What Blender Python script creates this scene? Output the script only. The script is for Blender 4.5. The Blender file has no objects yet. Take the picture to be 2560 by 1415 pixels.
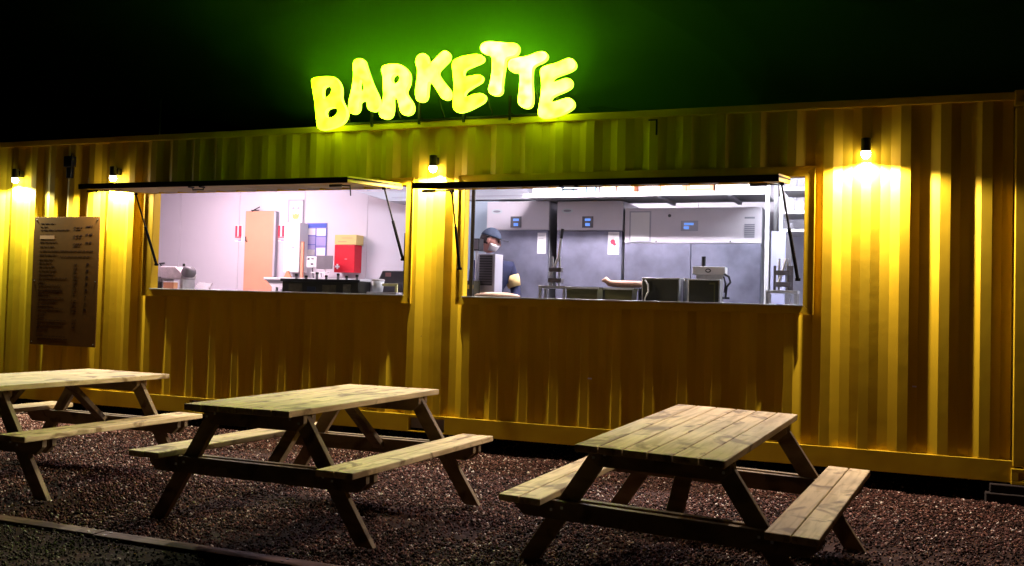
import bpy, bmesh, math, random
import numpy as np
from mathutils import Vector, Matrix
random.seed(7)
rng = np.random.default_rng(11)
C = bpy.context.scene.collection
sc = bpy.context.scene

# ---------------------------------------------------------------- camera
cam_d = bpy.data.cameras.new('camera'); cam = bpy.data.objects.new('camera', cam_d); C.objects.link(cam)
F_PX, YAW, PITCH, ROLL = 2421.0, 0.389862, 0.0318438, 0.0279826
cam_d.sensor_width = 36.0; cam_d.lens = F_PX / 2560 * 36.0
cam_d.shift_x = 87.03 / 2560; cam_d.shift_y = -28.43 / 2560
cam_d.clip_start = 0.05; cam_d.clip_end = 800
cy_, sy_, cp_, sp_ = math.cos(YAW), math.sin(YAW), math.cos(PITCH), math.sin(PITCH)
fwd = Vector((-sy_*cp_, cy_*cp_, sp_)); rt = Vector((cy_, sy_, 0)); upv = rt.cross(fwd)
r2 = math.cos(ROLL)*rt + math.sin(ROLL)*upv; u2 = -math.sin(ROLL)*rt + math.cos(ROLL)*upv
M = Matrix((r2, u2, -fwd)).transposed().to_4x4(); M.translation = Vector((1.5539, -8.1437, 1.3553))
cam.matrix_world = M
sc.camera = cam

# ---------------------------------------------------------------- night sky, exposure
w = bpy.data.worlds.new('World'); sc.world = w; w.use_nodes = True
nt = w.node_tree; bg = nt.nodes['Background']
sky = nt.nodes.new('ShaderNodeTexSky'); sky.sky_type = 'NISHITA'; sky.sun_disc = False
sky.sun_elevation = math.radians(-7); sky.sun_rotation = math.radians(200)
nt.links.new(sky.outputs[0], bg.inputs[0]); bg.inputs[1].default_value = 0.05
vs = sc.view_settings; vs.view_transform = 'Standard'; vs.look = 'None'; vs.exposure = 0; vs.gamma = 1
try: vs.use_curve_mapping = False
except Exception: pass
sc.render.engine = 'CYCLES'
sc.cycles.use_denoising = True
sc.cycles.max_bounces = 8; sc.cycles.diffuse_bounces = 4; sc.cycles.glossy_bounces = 3; sc.cycles.volume_bounces = 0
sc.cycles.sample_clamp_indirect = 4.0
sc.cycles.caustics_reflective = False; sc.cycles.caustics_refractive = False

LAMP_W = 30.0          # wall lamp, watts-ish
TUBE = 260.0            # kitchen tube emission
SIGN = 40.0             # sign emission

# ---------------------------------------------------------------- materials
MATS = {}
def mat(name, col, rough=.6, metal=0., noise=0., nscale=8., bump=0., bscale=40., spec=.4, emit=None, estr=0., coat=0., stretch=None):
    if name in MATS: return MATS[name]
    m = bpy.data.materials.new(name); m.use_nodes = True; n = m.node_tree; b = n.nodes['Principled BSDF']
    b.inputs['Base Color'].default_value = (*col, 1); b.inputs['Roughness'].default_value = rough
    b.inputs['Metallic'].default_value = metal; b.inputs['Specular IOR Level'].default_value = spec
    if coat: b.inputs['Coat Weight'].default_value = coat
    if noise or bump:
        tc = n.nodes.new('ShaderNodeTexCoord'); src = tc.outputs['Object']
        if stretch:
            mp = n.nodes.new('ShaderNodeMapping'); mp.inputs['Scale'].default_value = stretch
            n.links.new(src, mp.inputs[0]); src = mp.outputs[0]
    if noise:
        t = n.nodes.new('ShaderNodeTexNoise'); t.inputs['Scale'].default_value = nscale; t.inputs['Detail'].default_value = 6
        n.links.new(src, t.inputs['Vector'])
        r = n.nodes.new('ShaderNodeMapRange'); r.inputs[1].default_value = .3; r.inputs[2].default_value = .7
        r.inputs[3].default_value = 1-noise; r.inputs[4].default_value = 1+noise
        n.links.new(t.outputs[0], r.inputs[0])
        mx = n.nodes.new('ShaderNodeVectorMath'); mx.operation = 'SCALE'; mx.inputs[0].default_value = col
        n.links.new(r.outputs[0], mx.inputs['Scale']); n.links.new(mx.outputs[0], b.inputs['Base Color'])
        r3 = n.nodes.new('ShaderNodeMapRange'); r3.inputs[3].default_value = rough-.08; r3.inputs[4].default_value = min(1, rough+.12)
        n.links.new(t.outputs[0], r3.inputs[0]); n.links.new(r3.outputs[0], b.inputs['Roughness'])
    if bump:
        t2 = n.nodes.new('ShaderNodeTexNoise'); t2.inputs['Scale'].default_value = bscale; t2.inputs['Detail'].default_value = 4
        n.links.new(src, t2.inputs['Vector'])
        bp = n.nodes.new('ShaderNodeBump'); bp.inputs['Strength'].default_value = bump; bp.inputs['Distance'].default_value = .01
        n.links.new(t2.outputs[0], bp.inputs['Height']); n.links.new(bp.outputs[0], b.inputs['Normal'])
    if emit:
        b.inputs['Emission Color'].default_value = (*emit, 1); b.inputs['Emission Strength'].default_value = estr
    MATS[name] = m
    return m

def ramp(n, fac, stops):
    r = n.nodes.new('ShaderNodeValToRGB'); e = r.color_ramp.elements
    e[0].position, e[0].color = stops[0][0], (*stops[0][1], 1); e[1].position, e[1].color = stops[-1][0], (*stops[-1][1], 1)
    for p, c in stops[1:-1]:
        x = e.new(p); x.color = (*c, 1)
    n.links.new(fac, r.inputs[0]); return r

def wall_paint():
    m = mat('yellow_container_paint', (.72, .45, .012), rough=.6, spec=.15)
    n = m.node_tree; b = n.nodes['Principled BSDF']
    tc = n.nodes.new('ShaderNodeTexCoord')
    t = n.nodes.new('ShaderNodeTexNoise'); t.inputs['Scale'].default_value = 1.3; t.inputs['Detail'].default_value = 8
    mp = n.nodes.new('ShaderNodeMapping'); mp.inputs['Scale'].default_value = (1.6, 1, .35)
    n.links.new(tc.outputs['Object'], mp.inputs[0]); n.links.new(mp.outputs[0], t.inputs['Vector'])
    r = ramp(n, t.outputs[0], [(.25, (.55, .35, .010)), (.5, (.67, .445, .014)), (.8, (.75, .52, .024))])
    # small chips and rust freckles
    v = n.nodes.new('ShaderNodeTexNoise'); v.inputs['Scale'].default_value = 22; v.inputs['Detail'].default_value = 3
    n.links.new(tc.outputs['Object'], v.inputs['Vector'])
    r2_ = ramp(n, v.outputs[0], [(.76, (0, 0, 0)), (.80, (.7, .7, .7))])
    mx = n.nodes.new('ShaderNodeMix'); mx.data_type = 'RGBA'
    n.links.new(r2_.outputs[0], mx.inputs['Factor']); n.links.new(r.outputs[0], mx.inputs['A']); mx.inputs['B'].default_value = (.30, .15, .04, 1)
    n.links.new(mx.outputs['Result'], b.inputs['Base Color'])
    # grime runs down the sheet from the rail and seams
    ms_ = n.nodes.new('ShaderNodeMapping'); ms_.inputs['Scale'].default_value = (3, 1, .5); n.links.new(tc.outputs['Object'], ms_.inputs[0])
    t3 = n.nodes.new('ShaderNodeTexNoise'); t3.inputs['Scale'].default_value = 2.2; t3.inputs['Detail'].default_value = 6; n.links.new(ms_.outputs[0], t3.inputs['Vector'])
    r3 = ramp(n, t3.outputs[0], [(.58, (0, 0, 0)), (.80, (.30, .30, .30))])
    mx2 = n.nodes.new('ShaderNodeMix'); mx2.data_type = 'RGBA'
    n.links.new(r3.outputs[0], mx2.inputs['Factor']); n.links.new(mx.outputs['Result'], mx2.inputs['A']); mx2.inputs['B'].default_value = (.30, .16, .02, 1)
    n.links.new(mx2.outputs['Result'], b.inputs['Base Color'])
    t2 = n.nodes.new('ShaderNodeTexNoise'); t2.inputs['Scale'].default_value = 5; t2.inputs['Detail'].default_value = 5
    n.links.new(tc.outputs['Object'], t2.inputs['Vector'])
    bp = n.nodes.new('ShaderNodeBump'); bp.inputs['Strength'].default_value = .16; bp.inputs['Distance'].default_value = .012
    n.links.new(t2.outputs[0], bp.inputs['Height']); n.links.new(bp.outputs[0], b.inputs['Normal'])
    return m
YEL = wall_paint()

def wood_mat(name, light, dark, knot, axis_stretch):
    m = mat(name, light, rough=.75, spec=.25)
    n = m.node_tree; b = n.nodes['Principled BSDF']
    tc = n.nodes.new('ShaderNodeTexCoord'); gi = n.nodes.new('ShaderNodeNewGeometry')
    rnd = n.nodes.new('ShaderNodeVectorMath'); rnd.operation = 'SCALE'; rnd.inputs[0].default_value = (13, 7, 3)
    n.links.new(gi.outputs['Random Per Island'], rnd.inputs['Scale'])
    ad = n.nodes.new('ShaderNodeVectorMath'); ad.operation = 'ADD'
    oi = n.nodes.new('ShaderNodeObjectInfo'); ro = n.nodes.new('ShaderNodeVectorMath'); ro.operation = 'SCALE'; ro.inputs[0].default_value = (31, 17, 23)
    n.links.new(oi.outputs['Random'], ro.inputs['Scale']); a0 = n.nodes.new('ShaderNodeVectorMath'); a0.operation = 'ADD'
    n.links.new(tc.outputs['Object'], a0.inputs[0]); n.links.new(ro.outputs[0], a0.inputs[1])
    n.links.new(a0.outputs[0], ad.inputs[0]); n.links.new(rnd.outputs[0], ad.inputs[1])
    mp = n.nodes.new('ShaderNodeMapping'); mp.inputs['Scale'].default_value = axis_stretch
    n.links.new(ad.outputs[0], mp.inputs[0])
    wv = n.nodes.new('ShaderNodeTexNoise'); wv.inputs['Scale'].default_value = 26; wv.inputs['Detail'].default_value = 7; wv.inputs['Distortion'].default_value = .6
    n.links.new(mp.outputs[0], wv.inputs['Vector'])
    r = ramp(n, wv.outputs[0], [(.36, dark), (.52, light), (.72, tuple(min(1, c*1.12) for c in light))])
    kn = n.nodes.new('ShaderNodeTexNoise'); kn.inputs['Scale'].default_value = 4.2; kn.inputs['Detail'].default_value = 5; kn.inputs['Distortion'].default_value = 1.2
    mk = n.nodes.new('ShaderNodeMapping'); mk.inputs['Scale'].default_value = (1.0, .8, 1)
    n.links.new(ad.outputs[0], mk.inputs[0]); n.links.new(mk.outputs[0], kn.inputs['Vector'])
    rk = ramp(n, kn.outputs[0], [(.55, (0, 0, 0)), (.64, (.95, .95, .95))])
    mx = n.nodes.new('ShaderNodeMix'); mx.data_type = 'RGBA'
    n.links.new(rk.outputs[0], mx.inputs['Factor']); n.links.new(r.outputs[0], mx.inputs['A']); mx.inputs['B'].default_value = (*knot, 1)
    n.links.new(mx.outputs['Result'], b.inputs['Base Color'])
    st = n.nodes.new('ShaderNodeTexNoise'); st.inputs['Scale'].default_value = 2.6; st.inputs['Detail'].default_value = 7; n.links.new(a0.outputs[0], st.inputs['Vector'])
    s1 = n.nodes.new('ShaderNodeMapRange'); s1.inputs[1].default_value = .35; s1.inputs[2].default_value = .65; s1.inputs[3].default_value = .82; s1.inputs[4].default_value = 1.12; n.links.new(st.outputs[0], s1.inputs[0])
    s2 = n.nodes.new('ShaderNodeMapRange'); s2.inputs[3].default_value = .86; s2.inputs[4].default_value = 1.08; n.links.new(gi.outputs['Random Per Island'], s2.inputs[0])
    s3 = n.nodes.new('ShaderNodeMath'); s3.operation = 'MULTIPLY'; n.links.new(s1.outputs[0], s3.inputs[0]); n.links.new(s2.outputs[0], s3.inputs[1])
    s4 = n.nodes.new('ShaderNodeVectorMath'); s4.operation = 'SCALE'; n.links.new(mx.outputs['Result'], s4.inputs[0]); n.links.new(s3.outputs[0], s4.inputs['Scale']); n.links.new(s4.outputs[0], b.inputs['Base Color'])
    bp = n.nodes.new('ShaderNodeBump'); bp.inputs['Strength'].default_value = .35; bp.inputs['Distance'].default_value = .004
    n.links.new(wv.outputs[0], bp.inputs['Height']); n.links.new(bp.outputs[0], b.inputs['Normal'])
    return m
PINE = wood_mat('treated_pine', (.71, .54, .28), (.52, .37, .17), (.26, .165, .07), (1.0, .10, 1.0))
PINE_SHADED = wood_mat('treated_pine_shaded', (.27, .19, .10), (.19, .13, .065), (.12, .075, .04), (.12, 1.0, .35))  # legs and beams: shade below the tabletop is put into this darker pine
EDGE_WOOD = wood_mat('edging_wood', (.21, .12, .085), (.12, .07, .05), (.07, .04, .03), (.10, 1.0, 1.0))

M_BLACK = mat('black_metal', (.012, .012, .013), rough=.45, spec=.4)
M_MATTE = mat('matte_black', (.010, .010, .010), rough=.85, spec=.08)
M_DARK = mat('dark_steel', (.05, .05, .05), rough=.5, metal=.6)
M_WHITE = mat('white_wall_panel', (.57, .545, .58), rough=.5, noise=.03, nscale=2)
M_WHITE2 = mat('white_enamel', (.74, .73, .73), rough=.35, noise=.03)
M_STEEL = mat('brushed_steel', (.50, .51, .54), rough=.42, metal=.85, noise=.16, nscale=3.5, bump=.15, bscale=8)
M_STEEL_D = mat('scuffed_steel_door', (.165, .17, .225), rough=.45, metal=.35, noise=.30, nscale=4.5, bump=.2, bscale=9)
M_GALV = mat('galvanised', (.55, .55, .55), rough=.45, metal=.7, noise=.12, nscale=20)
M_CREAM = mat('cream_panel_underside', (.70, .62, .45), rough=.6, noise=.06, nscale=5)
M_ROOF = mat('roof_steel', (.30, .20, .03), rough=.6, noise=.2)
M_FLOOR = mat('kitchen_floor', (.30, .30, .31), rough=.5, noise=.1)
M_SCREW = mat('bolt_steel', (.6, .6, .6), rough=.3, metal=1.)

# ---------------------------------------------------------------- mesh helpers
class MB:
    def __init__(s): s.v, s.f = [], []
    def add(s, vs, fs):
        k = len(s.v); s.v += [tuple(p) for p in vs]; s.f += [tuple(i+k for i in f) for f in fs]; return s
    def box(s, x0, x1, y0, y1, z0, z1, m=None):
        vs = [Vector((x, y, z)) for x in (x0, x1) for y in (y0, y1) for z in (z0, z1)]
        if m is not None: vs = [m @ p for p in vs]
        return s.add(vs, [(0, 1, 3, 2), (4, 6, 7, 5), (0, 4, 5, 1), (2, 3, 7, 6), (0, 2, 6, 4), (1, 5, 7, 3)])
    def bar(s, a, b, w, h, up=(0, 0, 1)):
        """rectangular bar from a to b, w across, h along `up`"""
        a, b = Vector(a), Vector(b); d = (b-a).normalized(); u = Vector(up); u = (u - d*u.dot(d)).normalized(); r = d.cross(u)
        vs = [p + r*sx*w/2 + u*sz*h/2 for p in (a, b) for sx, sz in ((-1, -1), (1, -1), (1, 1), (-1, 1))]
        return s.add(vs, [(0, 1, 2, 3), (7, 6, 5, 4), (0, 4, 5, 1), (1, 5, 6, 2), (2, 6, 7, 3), (3, 7, 4, 0)])
    def prism(s, poly, axis, a, b):
        """extrude a polygon given in the two other axes between a and b along axis"""
        def P(u, v, t): return {'x': (t, u, v), 'y': (u, t, v), 'z': (u, v, t)}[axis]
        n = len(poly); vs = [P(u, v, a) for u, v in poly] + [P(u, v, b) for u, v in poly]
        return s.add(vs, [tuple(range(n)), tuple(range(2*n-1, n-1, -1))] + [(i, i+n, (i+1) % n + n, (i+1) % n) for i in range(n)])
    def tube(s, pts, r, n=10, cap=True):
        pts = [Vector(p) for p in pts]; k = len(pts)
        rs = r if isinstance(r, (list, tuple)) else [r]*k
        rings = []; prev = None
        for i, p in enumerate(pts):
            d = (pts[min(i+1, k-1)] - pts[max(i-1, 0)]).normalized()
            ref = prev if prev is not None else (Vector((0, 0, 1)) if abs(d.z) < .9 else Vector((1, 0, 0)))
            u = (ref - d*ref.dot(d)).normalized(); prev = u; v = d.cross(u)
            rings.append([p + (u*math.cos(2*math.pi*j/n) + v*math.sin(2*math.pi*j/n))*rs[i] for j in range(n)])
        vs = [q for ring in rings for q in ring]; fs = []
        for i in range(k-1):
            for j in range(n): fs.append((i*n+j, i*n+(j+1) % n, (i+1)*n+(j+1) % n, (i+1)*n+j))
        if cap: fs += [tuple(range(n-1, -1, -1)), tuple(range((k-1)*n, k*n))]
        return s.add(vs, fs)
    def lathe(s, prof, cx, cy, n=20, m=None):
        vs = []; fs = []
        for r, z in prof:
            for j in range(n):
                p = Vector((cx + r*math.cos(2*math.pi*j/n), cy + r*math.sin(2*math.pi*j/n), z)); vs.append(m @ p if m else p)
        k = len(prof)
        for i in range(k-1):
            for j in range(n): fs.append((i*n+j, i*n+(j+1) % n, (i+1)*n+(j+1) % n, (i+1)*n+j))
        fs += [tuple(range(n-1, -1, -1)), tuple(range((k-1)*n, k*n))]
        return s.add(vs, fs)
    def build(s, name, m, parent=None, bevel=0., smooth=False, loc=None):
        me = bpy.data.meshes.new(name); me.from_pydata([tuple(p) for p in s.v], [], s.f); me.update()
        bm = bmesh.new(); bm.from_mesh(me); bmesh.ops.recalc_face_normals(bm, faces=bm.faces)
        bm.to_mesh(me); bm.free()
        o = bpy.data.objects.new(name, me); C.objects.link(o); me.materials.append(m)
        if parent is not None: o.parent = parent
        if loc is not None: o.location = loc
        if smooth:
            for p in me.polygons: p.use_smooth = True
        if bevel:
            b = o.modifiers.new('bevel', 'BEVEL'); b.width = bevel; b.segments = 2; b.limit_method = 'ANGLE'; b.angle_limit = math.radians(40)
        return o

def tag(o, label=None, cat=None, group=None, kind=None):
    if label: o['label'] = label
    if cat: o['category'] = cat
    if group: o['group'] = group
    if kind: o['kind'] = kind
    return o
def thing(name, label, cat, loc=(0, 0, 0), group=None):
    o = bpy.data.objects.new(name, None); o.empty_display_size = .1; C.objects.link(o); o.location = loc
    return tag(o, label, cat, group)
class Part:
    """builds meshes given in world coordinates under a thing whose empty stands at its base"""
    def __init__(s, root): s.r = root; s.o = Vector(root.location)
    def __call__(s, name, mb, m, parent=None, **k):
        if parent is None: mb.v = [tuple(Vector(p) - s.o) for p in mb.v]; return mb.build(name, m, s.r, **k)
        mb.v = [tuple(Vector(p) - s.o) for p in mb.v]; return mb.build(name, m, parent, **k)

def text_mesh(txt, size, name, m, parent, loc, rot, ext=.0006, align='LEFT'):
    cu = bpy.data.curves.new(name, 'FONT'); cu.body = txt; cu.size = size; cu.extrude = ext; cu.align_x = align; cu.resolution_u = 2
    t = bpy.data.objects.new('tmp', cu); C.objects.link(t)
    dg = bpy.context.evaluated_depsgraph_get(); me = bpy.data.meshes.new_from_object(t.evaluated_get(dg)); bpy.data.objects.remove(t)
    me.name = name; me.materials.clear(); me.materials.append(m)
    o = bpy.data.objects.new(name, me); C.objects.link(o); o.parent = parent; o.location = loc; o.rotation_euler = rot
    return o
FRONT = (math.pi/2, 0, 0)     # text that faces the camera side (-Y)

# ================================================================ GROUND
BASE = mat('ground_earth', (.04, .02, .016), rough=.95, noise=.35, nscale=14, bump=.6, bscale=60, spec=.1)
def ground_sheet():
    g = MB(); xs = [-400, -60, -20, -12, -8, -4, 0, 4, 8, 30, 400]; ys = [-60, -8.2, -6, -4.2, -2, 0, 3, 20, 120, 500]
    for y in ys:
        for x in xs: g.v.append((x, y, -.012))
    n = len(xs)
    g.f = [(j*n+i, j*n+i+1, (j+1)*n+i+1, (j+1)*n+i) for j in range(len(ys)-1) for i in range(n-1)]
    o = g.build('ground', BASE); return tag(o, kind='structure')
ground_sheet()

def pebbles(name, n, x0, x1, y0, y1, s0, s1, m, zoff, keep=None, hump=None):
    p = np.stack([rng.uniform(x0, x1, n), rng.uniform(y0, y1, n)], 1)
    if keep is not None: p = p[keep(p[:, 0], p[:, 1])]
    n = len(p)
    base = np.array([(1, 0, 0), (-1, 0, 0), (0, 1, 0), (0, -1, 0), (0, 0, 1), (0, 0, -1)], float)
    faces = np.array([(0, 2, 4), (2, 1, 4), (1, 3, 4), (3, 0, 4), (2, 0, 5), (1, 2, 5), (3, 1, 5), (0, 3, 5)])
    s = rng.uniform(s0, s1, (n, 1, 1)) * rng.uniform(.6, 1.25, (n, 1, 3))
    v = base[None]*s + rng.normal(0, .16, (n, 6, 3))*s
    ax = rng.normal(size=(n, 3)); ax /= np.linalg.norm(ax, axis=1, keepdims=True); a = rng.uniform(0, 2*np.pi, n)
    c_, s_ = np.cos(a)[:, None, None], np.sin(a)[:, None, None]; k = ax[:, None, :]
    v = v*c_ + np.cross(np.broadcast_to(k, v.shape), v)*s_ + k*(v*k).sum(2, keepdims=True)*(1-c_)
    und = .006*np.sin(p[:, 0]*2.1+p[:, 1]*1.3) + .005*np.sin(p[:, 0]*5.3-p[:, 1]*3.9)
    if hump is not None: und = und + hump(p[:, 0], p[:, 1])
    v += np.stack([p[:, 0], p[:, 1], zoff + und + rng.uniform(-.006, .006, n)], 1)[:, None, :]
    f = (faces[None] + (np.arange(n)*6)[:, None, None]).reshape(-1, 3)
    me = bpy.data.meshes.new(name); me.vertices.add(n*6); me.vertices.foreach_set('co', v.reshape(-1).astype(np.float32))
    me.loops.add(f.size); me.loops.foreach_set('vertex_index', f.reshape(-1).astype(np.int32))
    me.polygons.add(len(f)); me.polygons.foreach_set('loop_start', np.arange(0, f.size, 3, dtype=np.int32))
    me.update(calc_edges=True); me.materials.append(m)
    o = bpy.data.objects.new(name, me); C.objects.link(o); return o
def stone_mat(name, stops):
    m = mat(name, (.3, .2, .18), rough=.8, spec=.12); n = m.node_tree; b = n.nodes['Principled BSDF']
    g = n.nodes.new('ShaderNodeNewGeometry'); r = ramp(n, g.outputs['Random Per Island'], stops); n.links.new(r.outputs[0], b.inputs['Base Color'])
    return m
RED_STONE = stone_mat('red_gravel_stone', [(0, (.008, .004, .003)), (.4, (.042, .018, .012)), (.75, (.135, .052, .040)), (.93, (.27, .14, .11)), (1., (.75, .64, .55))])
GREY_STONE = stone_mat('grey_gravel_stone', [(0, (.03, .028, .022)), (.5, (.09, .08, .06)), (.88, (.17, .15, .11)), (1., (.6, .57, .5))])
EDGE_Y = -3.86
tag(pebbles('gravel', 270000, -10.5, 5.5, EDGE_Y+.05, 1.2, .0055, .0125, RED_STONE, -.004, keep=lambda x, y: (np.sin(x*1.9+np.sin(y*2.3)*1.4)+np.sin(y*3.1-x*.7)*.8+np.sin(x*6.3+y*5.1)*.35 > -1.35) | (rng.random(len(x)) < .35)), 'reddish crushed gravel spread under the picnic tables', 'gravel', kind='stuff')
tag(pebbles('coarse_asphalt_chippings', 26000, -6.5, 1.5, -5.6, EDGE_Y-.06, .005, .010, GREY_STONE, -.010), 'dark fine chippings in front of the wooden edging', 'chippings', kind='stuff')
LAMPLIT_STONE = stone_mat('lamplit_gravel_stone', [(0, (.05, .02, .015)), (.4, (.20, .085, .065)), (.8, (.42, .22, .18)), (1., (.7, .55, .48))])  # lamp light on the heap is put into the paler stone colour
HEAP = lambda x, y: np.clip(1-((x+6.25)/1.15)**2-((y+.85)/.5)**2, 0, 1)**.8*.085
tag(pebbles('gravel_heap', 9000, -7.4, -5.1, -1.35, -.35, .006, .014, LAMPLIT_STONE, .0, keep=lambda x, y: HEAP(x, y) > .004, hump=lambda x, y: HEAP(x, y)), 'low gravel heap behind the far left picnic table, lamp light put into its paler stones', 'gravel heap', kind='stuff')
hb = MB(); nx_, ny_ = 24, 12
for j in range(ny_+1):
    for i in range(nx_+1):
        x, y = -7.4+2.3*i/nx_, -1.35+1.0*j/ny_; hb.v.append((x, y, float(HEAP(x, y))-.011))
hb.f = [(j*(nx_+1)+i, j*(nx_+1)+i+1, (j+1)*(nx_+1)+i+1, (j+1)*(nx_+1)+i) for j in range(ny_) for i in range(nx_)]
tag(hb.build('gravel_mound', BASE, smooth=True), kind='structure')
# timber edging boards laid end to end, each a board of its own
for i, (xa, xb) in enumerate(((-7.2, -4.52), (-4.51, -2.46), (-2.45, .2), (.21, 3.0))):
    t = thing('edging_board', ['pale timber edging board running out at the far left of the gravel', 'yellowish timber edging board at the left with three dark screw heads', 'reddish timber edging board at the lower left corner of the gravel', 'timber edging board lying past the lower right edge of the photo'][i], 'edging board', ((xa+xb)/2, EDGE_Y, 0), 'timber edging along the gravel')
    P = Part(t); dy = [.0, .01, -.005, .0][i]
    P('board', MB().box(xa, xb, EDGE_Y-.055+dy, EDGE_Y+.055+dy, -.03, .006), EDGE_WOOD, bevel=.004)
    for sx in (xa+.06, (xa+xb)/2-.1, xb-.06):
        for sy in (-.025, .025):
            P('screw', MB().lathe([(.009, .006), (.009, .0085), (.004, .009)], sx, EDGE_Y+sy+dy, 10), M_BLACK)

# ================================================================ CONTAINER
ZB, ZT = .14, 3.036
ct = thing('shipping_container', 'yellow corrugated shipping container turned into a food stall with two serving windows', 'shipping container', (-3.4, 0, .14)); K = Part(ct)
PITCH_C, PH = .2806, 1.271
WIN = [(-5.53, -2.52), (-1.94, 1.045)]; WZ0, WZ1 = 1.40, 2.44
XL, XR = -9.49, 2.70
def prof_y(x):
    t = ((x-PH) % PITCH_C)/PITCH_C*PITCH_C
    d = .036; h = .034
    if t < h: return d/2 + d/2*(t/h)
    if t < PITCH_C/2-h: return d
    if t < PITCH_C/2+h: return d - d*((t-(PITCH_C/2-h))/(2*h))
    if t < PITCH_C-h: return 0.
    return d/2*((t-(PITCH_C-h))/h)
def wall_mesh():
    xa, xb = -9.37, 2.50; xs = {xa, xb}
    k = math.floor((xa-PH)/PITCH_C)
    while PH+k*PITCH_C < xb+.3:
        c0 = PH+k*PITCH_C
        for q in (c0-.034, c0+.034, c0+PITCH_C/2-.034, c0+PITCH_C/2+.034):
            if xa < q < xb: xs.add(round(q, 5))
        k += 1
    for a, b in WIN: xs |= {a, b}
    xs = sorted(xs); g = MB()
    zs = [.30, .85, WZ0, WZ1, 2.98]
    for i in range(len(xs)-1):
        x0, x1 = xs[i], xs[i+1]
        y0, y1 = prof_y(x0+1e-6), prof_y(x1-1e-6)
        inwin = any(a-1e-6 <= x0 and x1 <= b+1e-6 for a, b in WIN)
        for j in range(len(zs)-1):
            if inwin and j == 2: continue
            g.add([(x0, y0, zs[j]), (x1, y1, zs[j]), (x1, y1, zs[j+1]), (x0, y0, zs[j+1])], [(0, 1, 2, 3)])
    return g
def dents(me):
    # shallow dents left by handling, seen as soft dimples in the raking lamp light
    ds = [(-6.05, 1.45, .12, .010), (-5.75, 1.72, .07, .008), (1.25, 1.72, .07, .01), (1.27, 1.3, .06, -.008)]
    for v in me.vertices: pass
wall = K('corrugated_wall', wall_mesh(), YEL)
bm = bmesh.new(); bm.from_mesh(wall.data); bmesh.ops.remove_doubles(bm, verts=bm.verts, dist=1e-5)
bm.to_mesh(wall.data); bm.free()
K('top_rail', MB().box(XL+.12, XR-.12, -.012, .05, 2.976, ZT), YEL, bevel=.004)
# bottom rail with two forklift pockets
pk = [(-4.95, -4.58), (-2.44, -2.075)]
rail = MB(); x = XL+.17
for a, b in pk + [(XR-.17, None)]:
    rail.box(x, a, -.006, .045, ZB, .30)
    if b is not None: rail.box(a, b, -.006, .045, .272, .30); rail.box(a, b, -.006, .045, ZB, .152)
    x = b
K('bottom_rail', rail, YEL, bevel=.003)
for a, b in pk: K('forklift_pocket', MB().box(a, b, .3, .31, .152, .272).box(a-.004, a, .046, .3, .152, .272).box(b, b+.004, .046, .3, .152, .272), M_BLACK)
for a in (XL, XR-.20):
    K('corner_post', MB().box(a+.01, a+.19, -.012, .14, .26, 2.918), YEL, bevel=.006)
    for z0, z1 in ((.128, .246), (2.93, 3.048)):
        g = MB().box(a, a+.178, -.018, -.002, z0, z0+.028).box(a, a+.178, -.018, -.002, z1-.028, z1).box(a, a+.05, -.018, -.002, z0+.028, z1-.028).box(a+.128, a+.178, -.018, -.002, z0+.028, z1-.028).box(a, a+.178, .0, .16, z0, z1)
        K('corner_casting', g, YEL, bevel=.004)
K('roof', MB().box(XL+.03, XR-.03, .05, 2.42, 3.0, 3.02), M_ROOF)
K('end_wall', MB().box(XL+.02, XL+.05, .14, 2.42, .2, 3.0), YEL); K('end_wall', MB().box(XR-.05, XR-.02, .14, 2.42, .2, 3.0), YEL)
K('rear_wall', MB().box(XL+.05, XR-.05, 2.40, 2.43, .2, 3.0), YEL)
K('floor', MB().box(XL+.06, XR-.06, .05, 2.40, .17, .30), M_FLOOR)
# kitchen lining: rear panels with thin joints, ceiling, ends and the inside of the front wall
ln = MB(); seams = [-9.3, -8.1, -7.05, -6.10, -5.11, -4.21, -3.2, -2.2, -1.2, -.2, .8, 1.8, 2.45]
for a, b in zip(seams, seams[1:]): ln.box(a+.002, b-.002, 2.30, 2.39, .30, 2.90)
K('rear_lining', ln, M_WHITE, bevel=.003)
K('ceiling_lining', MB().box(-9.3, 2.45, .09, 2.30, 2.90, 2.94), M_WHITE)
K('end_lining', MB().box(-9.36, -9.3, .09, 2.30, .30, 2.90), M_WHITE); K('end_lining', MB().box(2.45, 2.5, .09, 2.30, .30, 2.90), M_WHITE)
fl = MB(); x = -9.3
for a, b in WIN + [(2.45, None)]:
    fl.box(x, a, .06, .088, .30, 2.90)
    if b is not None: fl.box(a, b, .06, .088, .30, WZ0); fl.box(a, b, .06, .088, WZ1, 2.90); x = b
K('front_lining', fl, M_WHITE)
# small dirty marks / scrape plates low on the wall
for cx, cz, w_ in ((-.73, .72, .035), (1.83, .80, .03)):
    K('scratch_mark', MB().box(cx, cx+w_, -.0015 if prof_y(cx) < .005 else prof_y(cx)-.0015, prof_y(cx)+.001, cz, cz+.012), M_WHITE2)

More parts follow.
